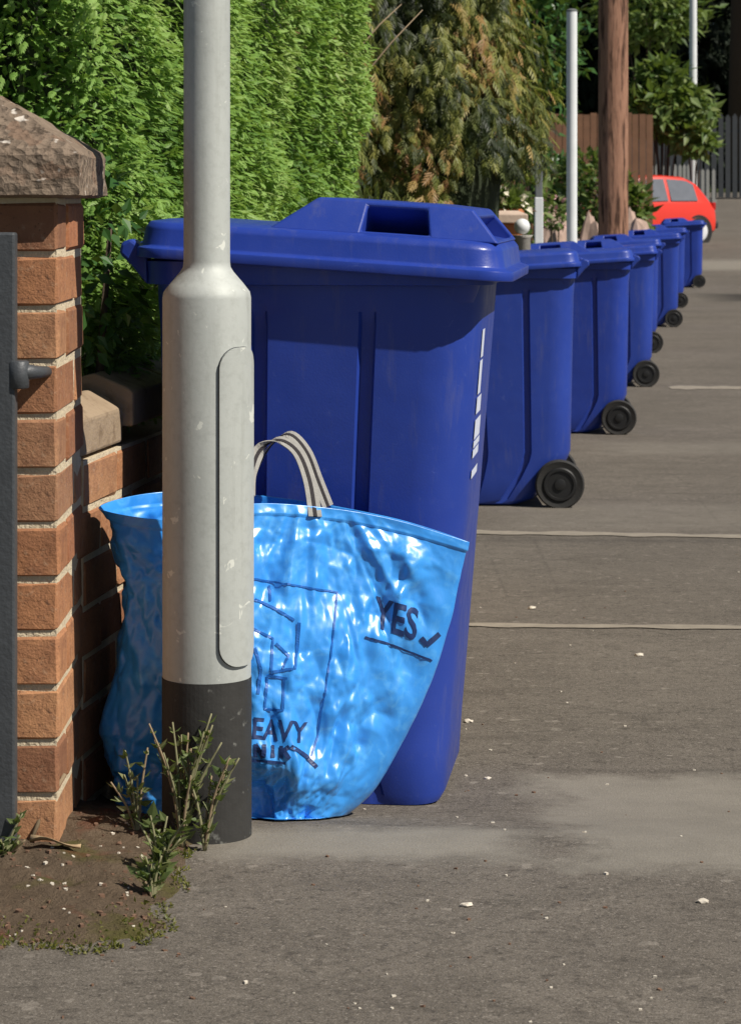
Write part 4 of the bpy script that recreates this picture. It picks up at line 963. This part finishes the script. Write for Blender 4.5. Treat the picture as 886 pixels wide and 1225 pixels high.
# ---------------------------------------------------------------- weeds and litter in the foreground
def weed(px, py, Y, n, hgt, spread, label, lean=(0, 0), leaf=(.010, .024), leaves=16):
    b = W(px, py, Y); root = empty('weed', (b.x, b.y, gz(b.x, b.y))); tag(root, label, 'weed', 'weeds around the lamp post')
    for k in range(n):
        a = random.uniform(0, 6.28); e = Vector((math.cos(a) * spread * random.uniform(.3, 1) + lean[0], math.sin(a) * spread * .5 * random.uniform(.3, 1) + lean[1], hgt * random.uniform(.5, 1)))
        m = Vector((e.x * .35, e.y * .35, e.z * .55)); bm = bmesh.new(); P = catmull(np.array([(0, 0, 0), m, e]), 9, False); tube(bm, [Vector(q) for q in P], list(np.linspace(.0032, .0014, 9)), 5)
        dry = random.random() < .3; sx = bobj('stem', bm, MT['twig_dead' if dry else 'weed_stem'], root, smooth=True)
        L = leaves; f = rng.uniform(.2, 1, L); idx = (f * 8).astype(int); Q = P[idx]; v = rdir(L); v[:, 2] = abs(v[:, 2]) * .8 + .2
        foliage('leaves', Q, v, rdir(L), rng.uniform(*leaf, L), leaf_template(), 'weed_leaf', root)
    return root
weed(218, 1000, 4.06, 17, .235, .085, 'tall straggly weed at the foot of the lamp post', (.01, 0))
weed(245, 998, 4.05, 8, .16, .06, 'leafy weed against the black foot of the lamp post', (.02, 0))
weed(165, 1000, 4.1, 5, .16, .05, 'thin stalked weed between the brick pier and the lamp post', (-.02, 0))
weed(190, 1050, 3.86, 9, .10, .05, 'small leafy weed at the corner of the soil patch', (.01, 0), (.016, .034), 12)
weed(183, 1088, 3.74, 6, .07, .04, 'low weed nearest the camera on the soil edge', (0, 0), (.014, .03), 10)
weed(4, 1030, 3.92, 8, .09, .06, 'green weed at the foot of the metal gate', (0, 0))
# dead leaf
b = gpt(66, 1040); bm = bmesh.new(); V = []
for i in range(9):
    u = i / 8; wd = .0155 * math.sin(math.pi * min(1, u * .95 + .03)) + .001; V.append([(-.042 + .084 * u, -wd, .008 + .006 * math.sin(u * 5)), (-.042 + .084 * u, 0, .004 + .005 * math.sin(u * 5)), (-.042 + .084 * u, wd, .010 + .006 * math.cos(u * 4))])
loft(bm, V, False, False, False); o = bobj('fallen_leaf', bm, MT['dry_leaf'], smooth=True); o.location = (b.x, b.y, soil_z(b.x, b.y) + .002); o.rotation_euler = (R(-14), 0, R(-12)); o.modifiers.new('s', 'SOLIDIFY').thickness = .0006
tag(o, 'curled tan dead leaf on the soil at the foot of the brick pier', 'leaf')
bm = bmesh.new(); q = gpt(34, 1030); q2 = Vector((q.x + .055, q.y + .03, .11)); tube(bm, [(0, 0, 0), (.02, .02, .05), (.055, .03, .11)], [.004, .004, .003], 6); o = bobj('dry_stalk', bm, MT['twig_dead'], smooth=True); o.location = (q.x, q.y, gz(q.x, q.y) + .02); tag(o, 'dry straw coloured stalk leaning on the foot of the brick pier', 'stalk')
def flakes(name, n, area, mat, size, label, seed, soil=False):
    r = random.Random(seed); bm = bmesh.new()
    for _ in range(n):
        px, py = r.uniform(*area[0]), area[1][0] + (area[1][1] - area[1][0]) * r.random() ** .8
        b = gpt(px, py); s_ = r.uniform(*size); z = soil_z(b.x, b.y); k = r.choice((4, 5, 6)); a0 = r.uniform(0, 6.28)
        top = [(b.x + s_ * math.cos(a0 + 6.283 * i / k) * r.uniform(.5, 1), b.y + s_ * math.sin(a0 + 6.283 * i / k) * r.uniform(.4, 1), z + r.uniform(.15, .6) * s_ + .0005) for i in range(k)]
        loft(bm, [[(p[0], p[1], z - .003) for p in top], top])
    o = bobj(name, bm, MT[mat]); tag(o, label, 'litter', kind='stuff'); return o
flakes('pale_grit', 75, ((260, 1000), (560, 1225)), 'litter_pale', (.0018, .0055), 'pale chips of grit scattered over the tarmac', 3)
flakes('brown_litter', 70, ((0, 900), (640, 1225)), 'litter_brown', (.0015, .005), 'brown leaf crumbs scattered over the tarmac', 5)
flakes('soil_grit', 45, ((-40, 190), (1000, 1128)), 'litter_pale', (.0015, .0045), 'pale grit lying on the soil patch', 8, True)
flakes('soil_litter', 160, ((-40, 200), (985, 1140)), 'litter_brown', (.002, .007), 'brown crumbs and bark lying on the soil patch', 9, True)
for px, py, s_, lab in ((560, 864, .010, 'pale chip beside the foot of the nearest bin'), (583, 932, .007, 'white chip right of the nearest bin foot'), (558, 1084, .009, 'pale chip on the near tarmac'), (840, 1079, .009, 'white chip at the right edge of the near tarmac'), (636, 728, .012, 'pale twig scrap by the farther joint line'), (764, 784, .011, 'cream scrap between the two joint lines and the patch')):
    b = gpt(px, py); bm = bmesh.new(); bmesh.ops.create_icosphere(bm, subdivisions=2, radius=1)
    for v in bm.verts: v.co *= 1 + .5 * noise.noise(v.co * 1.5 + Vector((px, 0, 0))); 
    for v in bm.verts: v.co = Vector((v.co.x * s_, v.co.y * s_ * .8, v.co.z * s_ * .4))
    o = bobj('pale_chip', bm, MT['litter_pale']); o.location = (b.x, b.y, gz(b.x, b.y) + s_ * .3); tag(o, lab, 'chip', 'pale chips on the pavement')
# moss along the soil edge
n = 3500; a = rng.integers(0, na, n); q = 1 - rng.exponential(.05, n).clip(0, .8); keepn = nz3(ep[a], 9.0, 3) > -.12; a = a[keepn]; q = q[keepn]; n = len(a); P = cc + (ep[a] + (np.roll(ep, -1, 0)[a] - ep[a]) * rng.random((n, 1)) - cc) * q[:, None]
keep = (P[:, 1] < 4.05); P = P[keep]; P[:, 2] = [soil_z(p[0], p[1]) + .001 for p in P]; n = len(P)
o = foliage('moss', P, np.array([0, 0, .6]) + rdir(n), rdir(n), rng.uniform(.004, .010, n), leaf_template(), 'moss_leaf'); tag(o, 'yellow green moss along the edge of the soil patch', 'moss')
